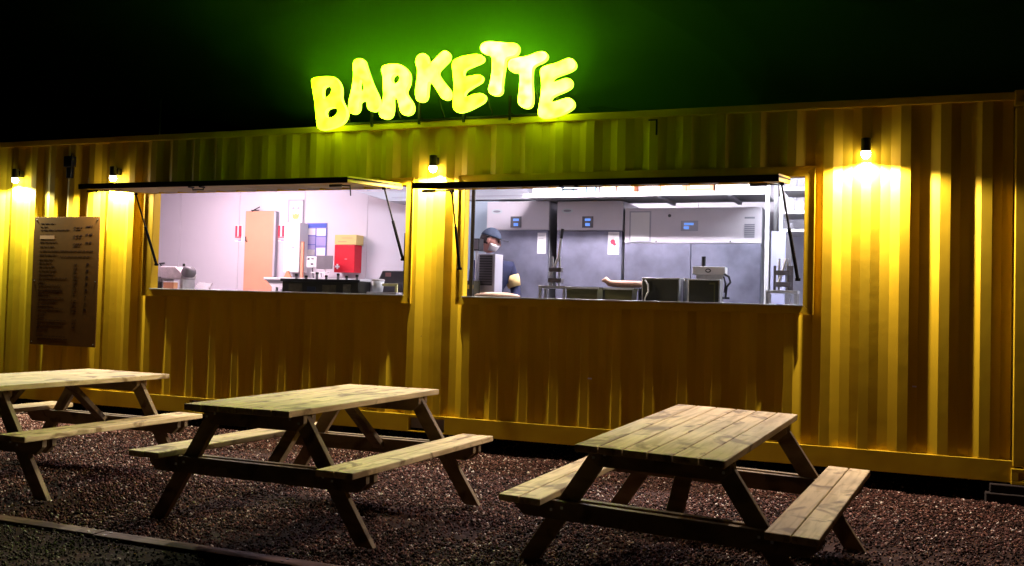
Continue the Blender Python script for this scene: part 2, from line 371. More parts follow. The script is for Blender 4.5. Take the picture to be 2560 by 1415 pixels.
def window(x0, x1, z0, z1, gx0, gx1, gz0, gz1):
    """steel angle frame proud of the wall; outer rectangle and clear opening"""
    g = MB()
    def side(p):  # flat boards mitred at the corners
        n = len(p); g.add([(a, -.010, b) for a, b in p] + [(a, .0, b) for a, b in p], [tuple(range(n)), tuple(range(2*n-1, n-1, -1))]+[(i, i+n, (i+1) % n+n, (i+1) % n) for i in range(n)])
    e = .0012
    side([(x0, z0), (x1, z0), (gx1, gz0), (gx0, gz0)]); side([(x0, z1), (gx0, gz1), (gx1, gz1), (x1, z1)])
    side([(x0, z0+e), (gx0, gz0+e), (gx0, gz1-e), (x0, z1-e)]); side([(x1, z0+e), (x1, z1-e), (gx1, gz1-e), (gx1, gz0+e)])
    fr = K('window_frame', g, YEL, bevel=.003)
    lip = MB()   # raised outer lip that catches the lamp light
    lip.box(x0-.006, x0, -.017, .0, z0-.006, z1+.006).box(x1, x1+.006, -.017, .0, z0-.006, z1+.006).box(x0, x1, -.017, .0, z1, z1+.006).box(x0, x1, -.014, .0, z0-.006, z0)
    K('frame_lip', lip, YEL, parent=fr)
    rv = MB()
    rv.box(gx0-.008, gx0, .001, .10, gz0, gz1).box(gx1, gx1+.008, .001, .10, gz0, gz1).box(gx0, gx1, .001, .10, gz1, gz1+.008)
    K('reveal', rv, YEL, parent=fr)
    K('sill', MB().box(gx0, gx1, -.03, .13, gz0-.012, gz0), M_STEEL, parent=fr, bevel=.002)
    return fr
window(-5.615, -2.458, 1.335, 2.505, -5.505, -2.53, 1.41, 2.44)
window(-1.992, 1.10, 1.337, 2.515, -1.93, 1.025, 1.41, 2.44)

def hatch(x0, x1, hinge_z, out_z, out_y, xs_l, xs_r, label):
    """the cut-out wall panel swung up as a canopy, with frame, gas struts and latches"""
    A = Vector((0, -.03, hinge_z)); B = Vector((0, out_y, out_z)); d = (B-A); L = d.length; d.normalize(); nrm = Vector((0, d.z, -d.y))  # up-ish normal
    if nrm.z < 0: nrm = -nrm
    def pt(x, t, h): q = A + d*t + nrm*h; return (x, q.y, q.z)
    g = MB()
    xs = [x0+.03]; k = 0
    while xs[-1] < x1-.03:
        for q in (.07, .034, .07+.034, .036):
            xs.append(xs[-1]+q)
    xs = [min(v, x1-.03) for v in xs]
    hs = []
    for i in range(len(xs)): hs.append([0, 0, .034, .034][i % 4] if True else 0)
    for i in range(len(xs)-1):
        if xs[i+1]-xs[i] < 1e-4: continue
        g.add([pt(xs[i], .03, hs[i]), pt(xs[i+1], .03, hs[i+1]), pt(xs[i+1], L-.03, hs[i+1]), pt(xs[i], L-.03, hs[i]),
               pt(xs[i], .03, hs[i]+.003), pt(xs[i+1], .03, hs[i+1]+.003), pt(xs[i+1], L-.03, hs[i+1]+.003), pt(xs[i], L-.03, hs[i]+.003)],
              [(0, 3, 2, 1), (4, 5, 6, 7)])
    hp = K('hatch_panel', g, M_CREAM); hp['label'] = label
    fr = MB()
    def seg(xa, xb, ta, tb, ha, hb):
        vs = [pt(xx, tt, hh) for xx in (xa, xb) for tt in (ta, tb) for hh in (ha, hb)]
        fr.add(vs, [(0, 1, 3, 2), (4, 6, 7, 5), (0, 4, 5, 1), (2, 3, 7, 6), (0, 2, 6, 4), (1, 5, 7, 3)])
    seg(x0, x1, L-.03, L, -.008, .040); seg(x0, x1, 0, .028, -.004, .042)
    seg(x0, x0+.03, .029, L-.031, -.008, .046); seg(x1-.03, x1, .029, L-.031, -.008, .046)
    K('hatch_frame', fr, YEL, parent=hp, bevel=.002)
    fa = MB()
    vs = [pt(xx, tt, hh) for xx in (x0-.004, x1+.004) for tt in (L+.001, L+.006) for hh in (-.012, .036)]
    fa.add(vs, [(0, 1, 3, 2), (4, 6, 7, 5), (0, 4, 5, 1), (2, 3, 7, 6), (0, 2, 6, 4), (1, 5, 7, 3)])
    K('rubber_seal', fa, M_MATTE, parent=hp)
    # black seal strip along the side edges
    for xe, sg in ((x0, -1), (x1, 1)):
        sg2 = MB(); vs = [pt(xx, tt, hh) for xx in (xe+sg*.001, xe+sg*.005) for tt in (.02, L) for hh in (.018, .032)]
        sg2.add(vs, [(0, 1, 3, 2), (4, 6, 7, 5), (0, 4, 5, 1), (2, 3, 7, 6), (0, 2, 6, 4), (1, 5, 7, 3)]); K('rubber_seal', sg2, M_MATTE, parent=hp)
    for s_, (top_t, bx, by, bz, tx) in (('l', xs_l), ('r', xs_r)):
        a = Vector(pt(tx, top_t, -.02)); b = Vector((bx, by, bz)); m_ = a.lerp(b, .45)
        st = MB().tube([a, m_], .008, 8).tube([m_, b], .014, 8)
        st.tube([a+Vector((-.02, 0, 0)), a+Vector((.02, 0, 0))], .012, 8).tube([b+Vector((-.02, 0, 0)), b+Vector((.02, 0, 0))], .012, 8)
        K('gas_strut', st, M_MATTE, parent=hp, smooth=False)
    # middle pull handle and two edge latches under the outer edge
    xm = (x0+x1)/2-.12
    h = MB().tube([pt(xm-.05, L-.05, -.01), pt(xm-.05, L-.05, -.04), pt(xm+.07, L-.05, -.04), pt(xm+.07, L-.05, -.01)], .006, 8)
    h.box(xm-.062, xm-.038, out_y-.002, out_y+.06, out_z-.022, out_z-.01).box(xm+.058, xm+.082, out_y-.002, out_y+.06, out_z-.022, out_z-.01)
    K('pull_handle', h, M_DARK, parent=hp)
    for xq, sgn in ((x0+.12, 1), (x1-.14, -1)):
        q = MB().tube([pt(xq-.06, L-.05, -.03), pt(xq+.06, L-.05, -.03)], .012, 8).tube([pt(xq-.06*sgn, L-.05, -.03), pt(xq-.14*sgn, L-.05, -.035), pt(xq-.145*sgn, L-.05, -.12)] if sgn < 0 else [pt(xq+.06, L-.05, -.03), pt(xq+.2, L-.05, -.03), pt(xq+.2, L-.05, -.06)], .006, 8)
        K('latch', q, M_BLACK, parent=hp)
    return hp
hatch(-5.505, -2.567, 2.408, 2.345, -1.05, (.27, -5.47, .03, 1.66, -5.49), (.32, -2.56, .02, 1.74, -2.585), 'left serving hatch propped open above the pink-lit window')
hatch(-1.95, .915, 2.385, 2.280, -1.05, (.27, -1.955, -.03, 1.66, -1.935), (.60, .985, -.015, 1.61, .90), 'right serving hatch propped open above the window with fridges')
M_SEAL = M_BLACK

# junction box and cable on the wall left of the hatch
jb = thing('junction_box', 'black electrical box on the yellow wall high between the two left lamps', 'electrical box', (-6.67, 0, 2.6)); P = Part(jb)
P('housing', MB().box(-6.73, -6.61, -.06, .034, 2.72, 2.84), M_BLACK, bevel=.008)
P('lower_box', MB().box(-6.705, -6.635, -.04, .034, 2.60, 2.715), M_BLACK, bevel=.006)
P('cable', MB().tube([(-6.67, -.01, 2.84), (-6.67, .01, 2.9), (-6.67, .015, 2.97)], .006), M_BLACK)
ib = thing('conduit_clip', 'short dark vertical bracket under the roof rail right of the sign', 'bracket', (-.18, 0, 2.85)); P = Part(ib)
P('strap', MB().box(-.186, -.172, -.012, .036, 2.82, 2.955).box(-.25, -.187, -.008, .036, 2.945, 2.955), M_BLACK)

# ================================================================ WALL LAMPS
M_BULB = mat('lamp_glow', (1, .9, .85), rough=.5, emit=(1, .86, .80), estr=60)
M_BULB2 = mat('lamp_glow_cool', (1, 1, .85), rough=.5, emit=(.95, 1, .85), estr=60)
def wall_lamp(x, z, label, col, power, bulb):
    t = thing('wall_lamp', label, 'wall lamp', (x, 0, z), 'small black downlights on the container wall'); P = Part(t)
    y = -.062
    P('housing', MB().lathe([(.028, z+.105), (.036, z+.10), (.036, z-.0), (.031, z-.0), (.031, z+.04), (.0, z+.045)], x, y, 20), M_BLACK)
    P('bracket', MB().box(x-.03, x+.03, y+.034, .034, z+.02, z+.09), M_BLACK, bevel=.003)
    P('bulb', MB().lathe([(.001, z-.056), (.018, z-.053), (.030, z-.040), (.035, z-.020), (.033, z-.004), (.028, z+.012), (.001, z+.03)], x, y, 16), bulb, smooth=True)
    l = bpy.data.lights.new('lamp_light', 'SPOT'); l.energy = power; l.color = col; l.spot_size = math.radians(163); l.spot_blend = .28; l.shadow_soft_size = .022
    o = bpy.data.objects.new('lamp_light', l); C.objects.link(o); o.parent = t; o.location = (0, -.066, -.080); o.rotation_euler = (0, 0, 0)
    return t
LW = 350
wall_lamp(-7.43, 2.61, 'leftmost wall lamp, above the menu board side of the container', (.95, 1., .70), LW*.8, M_BULB2)
wall_lamp(-6.02, 2.60, 'glaring wall lamp just left above the left hatch', (1, .86, .62), LW, M_BULB)
wall_lamp(-2.237, 2.60, 'wall lamp between the two serving windows under the sign', (1, .84, .62), LW, M_BULB)
wall_lamp(1.476, 2.615, 'rightmost wall lamp, right of the fridge window', (1, .80, .66), LW*1.05, M_BULB)
GLOW_DENSITY = 0.066  # density of the haze added to carry the sign glow
SIGN_G = (.50, 1.0); SIGN_SIDE = 6.0
LETTERS = [
    [[(-3.553,3.459),(-3.541,3.493),(-3.468,3.508),(-3.308,3.501),(-3.254,3.469),(-3.212,3.403),(-3.203,3.334),(-3.208,3.288),(-3.186,3.235),(-3.141,3.17),(-3.132,3.112),(-3.154,3.056),(-3.205,3.018),(-3.276,2.992),(-3.381,2.973),(-3.434,2.978),(-3.469,3.012),(-3.486,3.117),(-3.5,3.234),(-3.521,3.328)],[(-3.41,3.386),(-3.364,3.401),(-3.323,3.381),(-3.328,3.335),(-3.367,3.302),(-3.403,3.287)],[(-3.372,3.152),(-3.342,3.182),(-3.283,3.186),(-3.25,3.169),(-3.255,3.129),(-3.3,3.103),(-3.353,3.105)]],
    [[(-3.093,3.603),(-3.078,3.642),(-3.02,3.658),(-2.968,3.64),(-2.946,3.581),(-2.911,3.488),(-2.863,3.382),(-2.809,3.289),(-2.778,3.208),(-2.785,3.157),(-2.828,3.129),(-2.873,3.128),(-2.916,3.153),(-2.926,3.193),(-2.934,3.23),(-2.973,3.239),(-3.004,3.225),(-2.999,3.185),(-3.014,3.135),(-3.058,3.111),(-3.104,3.122),(-3.129,3.163),(-3.128,3.238),(-3.107,3.317),(-3.089,3.419),(-3.083,3.51),(-3.094,3.568)],[(-2.996,3.425),(-2.978,3.389),(-2.974,3.357),(-3.0,3.354),(-3.004,3.391)]],
    [[(-2.789,3.52),(-2.774,3.564),(-2.718,3.579),(-2.605,3.575),(-2.542,3.548),(-2.49,3.494),(-2.474,3.437),(-2.48,3.371),(-2.503,3.328),(-2.514,3.295),(-2.482,3.248),(-2.443,3.201),(-2.426,3.145),(-2.44,3.096),(-2.488,3.072),(-2.544,3.082),(-2.57,3.113),(-2.584,3.164),(-2.599,3.221),(-2.631,3.262),(-2.65,3.246),(-2.641,3.178),(-2.645,3.1),(-2.674,3.056),(-2.731,3.048),(-2.778,3.067),(-2.796,3.107),(-2.785,3.152),(-2.761,3.207),(-2.755,3.286),(-2.762,3.399),(-2.771,3.479)],[(-2.656,3.432),(-2.632,3.459),(-2.603,3.446),(-2.605,3.412),(-2.636,3.4)]],
    [[(-2.432,3.58),(-2.415,3.634),(-2.361,3.658),(-2.311,3.644),(-2.291,3.592),(-2.293,3.543),(-2.248,3.573),(-2.19,3.629),(-2.143,3.665),(-2.095,3.656),(-2.069,3.615),(-2.08,3.567),(-2.138,3.516),(-2.191,3.469),(-2.177,3.43),(-2.121,3.36),(-2.066,3.302),(-2.048,3.246),(-2.068,3.204),(-2.116,3.195),(-2.159,3.225),(-2.197,3.288),(-2.254,3.363),(-2.285,3.381),(-2.288,3.304),(-2.292,3.227),(-2.327,3.193),(-2.382,3.193),(-2.417,3.228),(-2.425,3.312),(-2.408,3.422),(-2.404,3.5),(-2.424,3.546)]],
    [[(-2.058,3.543),(-2.032,3.574),(-1.962,3.597),(-1.857,3.611),(-1.775,3.605),(-1.737,3.575),(-1.738,3.537),(-1.778,3.513),(-1.853,3.491),(-1.911,3.473),(-1.932,3.447),(-1.927,3.409),(-1.874,3.411),(-1.793,3.422),(-1.748,3.408),(-1.741,3.37),(-1.761,3.339),(-1.836,3.305),(-1.905,3.266),(-1.918,3.234),(-1.903,3.219),(-1.845,3.24),(-1.764,3.252),(-1.717,3.233),(-1.707,3.195),(-1.727,3.158),(-1.795,3.124),(-1.876,3.09),(-1.958,3.07),(-2.011,3.086),(-2.04,3.136),(-2.033,3.224),(-2.032,3.355),(-2.05,3.466)]],
    [[(-1.788,3.655),(-1.766,3.702),(-1.697,3.719),(-1.616,3.705),(-1.502,3.687),(-1.434,3.682),(-1.399,3.647),(-1.403,3.594),(-1.436,3.559),(-1.498,3.553),(-1.529,3.539),(-1.532,3.464),(-1.544,3.379),(-1.553,3.304),(-1.546,3.25),(-1.573,3.214),(-1.619,3.208),(-1.671,3.225),(-1.698,3.27),(-1.68,3.323),(-1.665,3.408),(-1.662,3.505),(-1.67,3.576),(-1.705,3.586),(-1.757,3.604)]],
    [[(-1.513,3.495),(-1.492,3.536),(-1.441,3.549),(-1.351,3.553),(-1.29,3.565),(-1.23,3.587),(-1.169,3.588),(-1.132,3.559),(-1.134,3.517),(-1.177,3.483),(-1.237,3.466),(-1.268,3.441),(-1.27,3.362),(-1.265,3.266),(-1.254,3.181),(-1.261,3.107),(-1.299,3.077),(-1.355,3.085),(-1.401,3.12),(-1.408,3.179),(-1.397,3.253),(-1.393,3.348),(-1.398,3.407),(-1.448,3.405),(-1.5,3.435)]],
    [[(-1.208,3.411),(-1.187,3.446),(-1.127,3.463),(-1.04,3.479),(-0.986,3.501),(-0.932,3.513),(-0.889,3.494),(-0.866,3.446),(-0.881,3.405),(-0.94,3.378),(-1.026,3.357),(-1.08,3.334),(-1.079,3.308),(-1.036,3.314),(-0.971,3.338),(-0.917,3.331),(-0.892,3.286),(-0.909,3.24),(-0.978,3.208),(-1.065,3.181),(-1.094,3.151),(-1.085,3.13),(-1.02,3.142),(-0.956,3.164),(-0.902,3.156),(-0.87,3.108),(-0.883,3.062),(-0.952,3.023),(-1.038,2.996),(-1.136,2.98),(-1.197,2.993),(-1.217,3.031),(-1.206,3.115),(-1.191,3.198),(-1.189,3.304)]]]
# ================================================================ SIGN
def smooth_loop(pts, it=2):
    for _ in range(it):
        n = len(pts); q = []
        for i in range(n):
            a, b = pts[i], pts[(i+1) % n]
            q += [(a[0]*.75+b[0]*.25, a[1]*.75+b[1]*.25), (a[0]*.25+b[0]*.75, a[1]*.25+b[1]*.75)]
        pts = q
    return pts
SIGN_M = []
sg = thing('illuminated_sign', 'glowing yellow green sign of eight bubble letters on the container roof edge', 'sign', (-2.2, -.06, 3.036)); P = Part(sg)
SIGN_C = [(.95, 1., .04), (1., 1., .10), (1., 1., .14), (1., 1., .14), (.97, 1., .06), (1., 1., .28), (1., 1., .32), (1., 1., .18)]
for k, loops in enumerate(LETTERS):
    m = mat('sign_glow_%d' % k, (.9, .95, .3), rough=.4, emit=(SIGN_G[0], SIGN_G[1], SIGN_C[k][2]*.052), estr=SIGN); SIGN_M.append(m)
    cu = bpy.data.curves.new('letter', 'CURVE'); cu.dimensions = '2D'; cu.fill_mode = 'BOTH'; cu.extrude = .022; cu.bevel_depth = .012; cu.bevel_resolution = 2; cu.offset = -.017
    for li, lp in enumerate(loops):
        if li:
            mx_, mz_ = sum(a for a, b in lp)/len(lp), sum(b for a, b in lp)/len(lp); e_ = 1.12 if k == 0 else 1.6
            lp = [(mx_+(a-mx_)*e_, mz_+(b-mz_)*e_) for a, b in lp]
        q = smooth_loop(lp); s = cu.splines.new('POLY'); s.points.add(len(q)-1)
        for i, (a, b) in enumerate(q): s.points[i].co = (a+2.2, b-3.036, 0, 1)
        s.use_cyclic_u = True
    t = bpy.data.objects.new('tmp', cu); C.objects.link(t); dg = bpy.context.evaluated_depsgraph_get()
    me = bpy.data.meshes.new_from_object(t.evaluated_get(dg)); bpy.data.objects.remove(t)
    me.materials.clear(); me.materials.append(m); me.name = 'letter'
    ms2 = mat('sign_side', (.9, .95, .3), rough=.4, emit=(SIGN_G[0], SIGN_G[1], .03), estr=SIGN_SIDE); me.materials.append(ms2)
    for f_ in me.polygons:
        if f_.normal.z < .45: f_.material_index = 1          # the dimmer returns round each lit face
    o = bpy.data.objects.new('letter', me); C.objects.link(o); o.parent = sg; o.rotation_euler = FRONT; o.location = (0, -.03, 0)
br = MB().box(-3.45, -.95, -.02, .0, 3.037, 3.055)
for x in (-3.38, -2.9, -2.4, -1.95, -1.5, -1.05): br.box(x-.01, x+.01, -.06, -.04, 3.0, 3.22); br.box(x-.01, x+.01, -.039, .02, 3.056, 3.07)
P('mounting_rail', br, M_BLACK)
for x in (-3.2, -2.65, -2.2, -1.72, -1.25): P('feed_wire', MB().tube([(x, -.05, 3.25), (x+.02, -.035, 3.14), (x+.05, -.03, 3.07), (x+.03, -.01, 3.058)], .005, 6), M_BLACK)
for m in SIGN_M:   # the light inside is a little uneven, brighter over the LED modules
    n = m.node_tree; b = n.nodes['Principled BSDF']; tc = n.nodes.new('ShaderNodeTexCoord')
    t = n.nodes.new('ShaderNodeTexNoise'); t.inputs['Scale'].default_value = 9; t.inputs['Detail'].default_value = 1
    n.links.new(tc.outputs['Object'], t.inputs['Vector']); r = n.nodes.new('ShaderNodeMapRange'); r.inputs[1].default_value = .3; r.inputs[2].default_value = .7; r.inputs[3].default_value = SIGN*.35; r.inputs[4].default_value = SIGN*1.6
    n.links.new(t.outputs[0], r.inputs[0]); n.links.new(r.outputs[0], b.inputs['Emission Strength'])

# ================================================================ MENU BOARD
BRD = mat('menu_board_panel', (.105, .048, .008), rough=.85, spec=.1, noise=.08, nscale=10)
INK = mat('menu_ink', (.022, .008, .005), rough=.9, spec=.1)
mb_ = thing('menu_board', 'tall brown menu board with dark printed lines and prices screwed to the yellow wall', 'menu board', (-6.675, -.03, .75)); P = Part(mb_)
bx0, bx1, bz0, bz1 = -7.145, -6.205, .755, 2.17
P('panel', MB().box(bx0, bx1, -.030, -.020, bz0, bz1), BRD, bevel=.002)
P('batten', MB().box(bx0+.05, bx1-.05, -.019, .0, bz0+.1, bz0+.14), M_DARK); P('batten', MB().box(bx0+.05, bx1-.05, -.019, .0, bz1-.14, bz1-.10), M_DARK)
ink = MB(); r_ = random.Random(5)
def line(u0, u1, v, h=.010):   # u,v in 0..1 of the board; a line of small word bars
    x = bx0+u0*(bx1-bx0); xe = bx0+u1*(bx1-bx0); z = bz1-v*(bz1-bz0)
    while x < xe-.008:
        wl = min(r_.uniform(.02, .07), xe-x); n = max(1, int(wl/.011))
        for q in range(n):
            hh = h*r_.uniform(.75, 1.15); ink.box(x+q*wl/n, x+(q+.72)*wl/n, -.0312, -.0305, z, z+hh)
        x += wl+.012
for v, a, b in ((.055, .1, .32), (.08, .1, .22), (.105, .1, .55), (.145, .1, .3), (.20, .1, .36), (.235, .1, .33), (.268, .1, .40), (.268, .42, .92), (.30, .1, .38), (.31, .42, .9), (.335, .1, .33), (.362, .1, .30), (.39, .1, .36), (.42, .1, .38), (.45, .1, .36), (.48, .1, .55), (.51, .1, .2), (.535, .1, .45), (.565, .1, .48), (.582, .1, .48), (.605, .1, .3), (.635, .1, .5), (.66, .1, .4), (.69, .1, .36), (.72, .1, .5), (.75, .1, .24), (.78, .1, .22), (.81, .1, .55), (.84, .1, .5), (.87, .1, .3), (.90, .1, .2), (.935, .1, .55), (.955, .12, .6)): line(a, b, v)
for v in (.085, .148, .21): line(.62, .75, v); line(.62, .74, v+.018); line(.80, .90, v-.004, .018)
for k_ in range(9): line(.64, .70, .372+k_*.028)
for k_ in range(4): line(.62, .70, .65+k_*.028)
for k_ in range(3): line(.64, .70, .80+k_*.03)
for k_ in range(8):
    z = bz1-(.365+k_*.05)*(bz1-bz0); cx = bx0+(.845-.003*k_)*(bx1-bx0); s_ = .016 if k_ not in (5, 6) else .009
    ink.box(cx-s_, cx+s_, -.0312, -.0305, z-s_*.7, z+s_*.7)
P('printed_text', ink, INK)
P('pale_price_strip', MB().box(bx0+.09, bx0+.30, -.0312, -.0305, bz1-.245, bz1-.205), mat('pale_strip', (.36, .20, .10), rough=.6))
for sx in (bx0+.03, bx1-.03):
    for sz in (bz0+.03, (bz0+bz1)/2, bz1-.03): P('screw', MB().box(sx-.006, sx+.006, -.034, -.030, sz-.006, sz+.006), M_SCREW, bevel=.002)

# ================================================================ TIMBER BLOCKS under the corner
tb = thing('timber_block', 'dark timber block carrying the right corner of the container', 'timber block', (2.62, .12, 0)); P = Part(tb)
P('upper_timber', MB().box(2.36, 2.9, -.06, .22, .065, .127), mat('dark_timber', (.018, .010, .008), rough=.9, noise=.3), bevel=.006)
P('lower_timber', MB().box(2.33, 2.88, -.09, .24, -.01, .064), MATS['dark_timber'], bevel=.006)
for x_ in (-9.35, -3.4):
    tb = thing('timber_block', 'dark timber block under the far left corner of the container' if x_ < -5 else 'dark timber block hidden under the middle of the container', 'timber block', (x_, .15, 0)); P = Part(tb)
    P('lower_timber', MB().box(x_-.25, x_+.25, .02, .3, -.01, .139), MATS['dark_timber'], bevel=.006)

# ================================================================ PICNIC TABLES
def make_table():
    t = thing('picnic_table', 'x', 'picnic table')
    HL, HW, ZTOP = .845, .376, .724
    n = 6; pw = 2*HW/n; top = MB()
    for i in range(n):
        e = random.uniform(-.004, .004)
        top.box(-HW+i*pw+.0025, -HW+(i+1)*pw-.0025, -HL+e, HL+e, ZTOP-.036, ZTOP-random.uniform(0, .0015))
    to = top.build('tabletop', PINE, t, bevel=.005)
    BI, BO, ZBN = .553, .793, .429
    for s in (-1, 1):
        b = MB()
        for k in range(2):
            a = BI+k*(BO-BI)/2; xa, xb = a+.002, a+(BO-BI)/2-.002
            b.box(min(s*xa, s*xb), max(s*xa, s*xb), -.853, .853, ZBN-.036, ZBN-random.uniform(0, .001))
        b.build('bench_seat', PINE, t, bevel=.006)
    for e in (-1, 1):
        for s in (-1, 1):
            # leg board, cut level at top and foot
            ta, fb = Vector((s*.29, e*.64, .686)), Vector((s*.745, e*.64, .0)); hw = .056
            poly = [(ta.x-s*hw, .686), (ta.x+s*hw, .686), (fb.x+s*hw, .0), (fb.x-s*hw, .0)]
            MB().prism(poly, 'y', e*.64-.019, e*.64+.019).build('leg', PINE_SHADED, t, bevel=.003)
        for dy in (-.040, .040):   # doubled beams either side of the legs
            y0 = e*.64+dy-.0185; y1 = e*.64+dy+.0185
            MB().prism([(-.36, .687), (.36, .687), (.36, .640), (.31, .595), (-.31, .595), (-.36, .640)], 'y', y0, y1).build('top_beam', PINE_SHADED, t, bevel=.003)
            MB().prism([(-.775, .392), (.775, .392), (.775, .345), (.72, .295), (-.72, .295), (-.775, .345)], 'y', y0, y1).build('bench_beam', PINE_SHADED, t, bevel=.003)
        MB().bar((.05, e*.60, .33), (.03, e*.20, .675), .085, .036, up=(0, 0, 1)).build('brace', PINE_SHADED, t, bevel=.003)
        for s in (-1, 1):
            for dx, dz, y_ in ((.27, .66, 1), (.33, .64, 1), (.50, .36, 1), (.56, .345, 1)):
                yy = e*.64+e*.0595
                MB().box(s*dx-.007, s*dx+.007, min(yy, yy+e*.006), max(yy, yy+e*.006), dz-.007, dz+.007).build('bolt', M_SCREW, t, bevel=.002)
    return t
TB = [((-4.118, -2.7265), -.0135, .10, (.00085, -.00926), -.007, 'far left picnic table, cut by the left edge of the photo, below the menu board'),
      ((-1.6626, -2.7912), -.0713, 0, (.0142, .0033), .007, 'middle picnic table, its near bench end lit yellow green by the sign'),
      ((.6579, -2.6704), -.1181, 0, (-.008, .040), -.031, 'right picnic table with plank gaps showing, below the fridge window')]
proto = make_table(); random.seed(21)
def copy_tree(o, parent=None):
    c = o.copy(); C.objects.link(c)
    if parent is not None: c.parent = parent
    for ch in list(o.children): copy_tree(ch, c)
    return c
copy_tree_root = copy_tree
tables = [proto, None, None]
for i in (1, 2): tables[i] = copy_tree_root(proto)
for i, ((tx, ty), th, _, (ax, ay), dz, lab) in enumerate(TB):
    o = tables[i]
    o['label'] = lab; o['group'] = 'wooden picnic tables on the gravel'; o['category'] = 'picnic table'
    # the gravel is uneven, so each table leans a little
    ct_, st_ = math.cos(th), math.sin(th)
    if i == 0:      # this table has a slightly wider top than the other two
        tt = [c for c in o.children if c.name.startswith('tabletop')][0]; tt.scale.x = 1.13; tt.location.x = .035
    o.location = (tx, ty, dz+.006-.0); o.rotation_euler = (math.atan(ay), -math.atan(ax), th)

# ================================================================ KITCHEN
# ceiling tube lights
def tube_light(x0, x1, y, col, label, st, lf=1.):
    t = thing('tube_light', label, 'ceiling light', ((x0+x1)/2, y, 2.86), 'tube lights on the kitchen ceiling'); P = Part(t)
    P('housing', MB().box(x0, x1, y-.05, y+.05, 2.862, 2.899), M_WHITE2, bevel=.004)
    P('diffuser', MB().box(x0+.02, x1-.02, y-.04, y+.04, 2.835, 2.861), mat('tube_%.2f_%.2f' % (col[0], st), (1, 1, 1), emit=col, estr=st), bevel=.006)
tube_light(-6.2, -5.0, .95, (1, .74, .86), 'ceiling tube light above the left end of the kitchen', TUBE*1.12)
tube_light(-4.2, -3.0, .95, (.82, .83, 1), 'ceiling tube light inside above the middle of the left window', TUBE*.25)
tube_light(-1.6, -.4, .85, (.98, .86, .97), 'ceiling tube light inside above the left part of the right window', TUBE*1.12)
tube_light(.3, 1.5, .85, (.84, .88, 1), 'ceiling tube light inside above the right end of the right window', TUBE*.8)
# front counter under each window
def counter(x0, x1, label):
    t = thing('work_counter', label, 'work counter', ((x0+x1)/2, .5, .30)); P = Part(t)
    P('worktop', MB().box(x0, x1, .14, .78, 1.17, 1.205), M_STEEL, bevel=.003)
    P('shelf', MB().box(x0+.05, x1-.05, .18, .74, .55, .57), M_STEEL)
    for x in (x0+.06, x1-.06):
        for y in (.19, .73): P('leg', MB().box(x-.02, x+.02, y-.02, y+.02, .30, 1.169), M_STEEL)
counter(-5.95, -2.45, 'steel work counter running behind the left serving window')
counter(-2.25, 1.2, 'steel work counter running behind the right serving window')

def simple(name, label, cat, loc, parts, group=None):
    t = thing(name, label, cat, loc, group); P = Part(t)
    for pn, mb, m, kw in parts: P(pn, mb, m, **kw)
    return t
PEACH = mat('peach_wood', (.66, .29, .17), rough=.6, noise=.05, nscale=3)
RED = mat('red_enamel', (.50, .008, .02), rough=.4)
REDP = mat('red_print', (.75, .04, .08), rough=.6)
PAPER = mat('paper', (.78, .77, .76), rough=.8)
BLUEP = mat('blue_print', (.06, .10, .42), rough=.7)
LILAC = mat('lilac_print', (.34, .31, .55), rough=.7)
GREYP = mat('grey_print', (.30, .30, .34), rough=.7)
YPAP = mat('cream_box', (.66, .50, .18), rough=.7)
M_CLEAR = mat('frosted_plastic', (.62, .68, .70), rough=.3)
M_CARD = mat('cardboard', (.60, .28, .14), rough=.8, noise=.12, nscale=12)
M_OLIVE = mat('dark_plastic_crate', (.020, .020, .010), rough=.5, noise=.2)
M_NAVY = mat('navy_cloth', (.010, .014, .045), rough=.85, noise=.25, nscale=10)
M_GREYM = mat('grey_enamel', (.40, .40, .45), rough=.4, noise=.06)
M_GUN = mat('mid_grey_plastic', (.13, .12, .13), rough=.5, noise=.15)

simple('wooden_door', 'narrow peach coloured wooden door on the back wall of the left kitchen', 'door', (-5.74, 2.25, .3), [
    ('leaf', MB().box(-5.965, -5.525, 2.245, 2.285, .31, 2.45), PEACH, dict(bevel=.003)),
    ('edge_strip', MB().box(-5.524, -5.495, 2.235, 2.29, .31, 2.44), M_GREYM, {}),
    ('hook_rail', MB().box(-5.87, -5.76, 2.225, 2.243, 2.452, 2.464).tube([(-5.86, 2.23, 2.445), (-5.80, 2.22, 2.47), (-5.74, 2.23, 2.50)], .008), M_DARK, {}),
    ('handle', MB().tube([(-5.93, 2.244, 2.06), (-5.93, 2.215, 2.06), (-5.93, 2.215, 2.12)], .007), M_DARK, {})])
for i, (xa, xb) in enumerate(((-6.155, -6.046), (-5.495, -5.385))):
    cx = (xa+xb)/2
    simple('safety_notice', ['red and white fire safety notice left of the peach door', 'red and white fire safety notice between the peach door and the white wall cabinet'][i], 'notice', (cx, 2.3, 2.07), [
        ('sheet', MB().box(xa, xb, 2.292, 2.298, 2.06, 2.275), PAPER, {}),
        ('red_field', MB().box(xa+.004, xa+.035, 2.289, 2.2915, 2.125, 2.265).box(xb-.05, xb-.008, 2.289, 2.2915, 2.125, 2.265).box(xa+.004, xb-.008, 2.2885, 2.2915, 2.108, 2.123).box(xa+.004, xb-.008, 2.2885, 2.2915, 2.088, 2.096), REDP, {}),
        ('blue_line', MB().box(xa+.05, xb-.008, 2.289, 2.2915, 2.070, 2.078), BLUEP, {})], 'fire safety notices on the back wall')
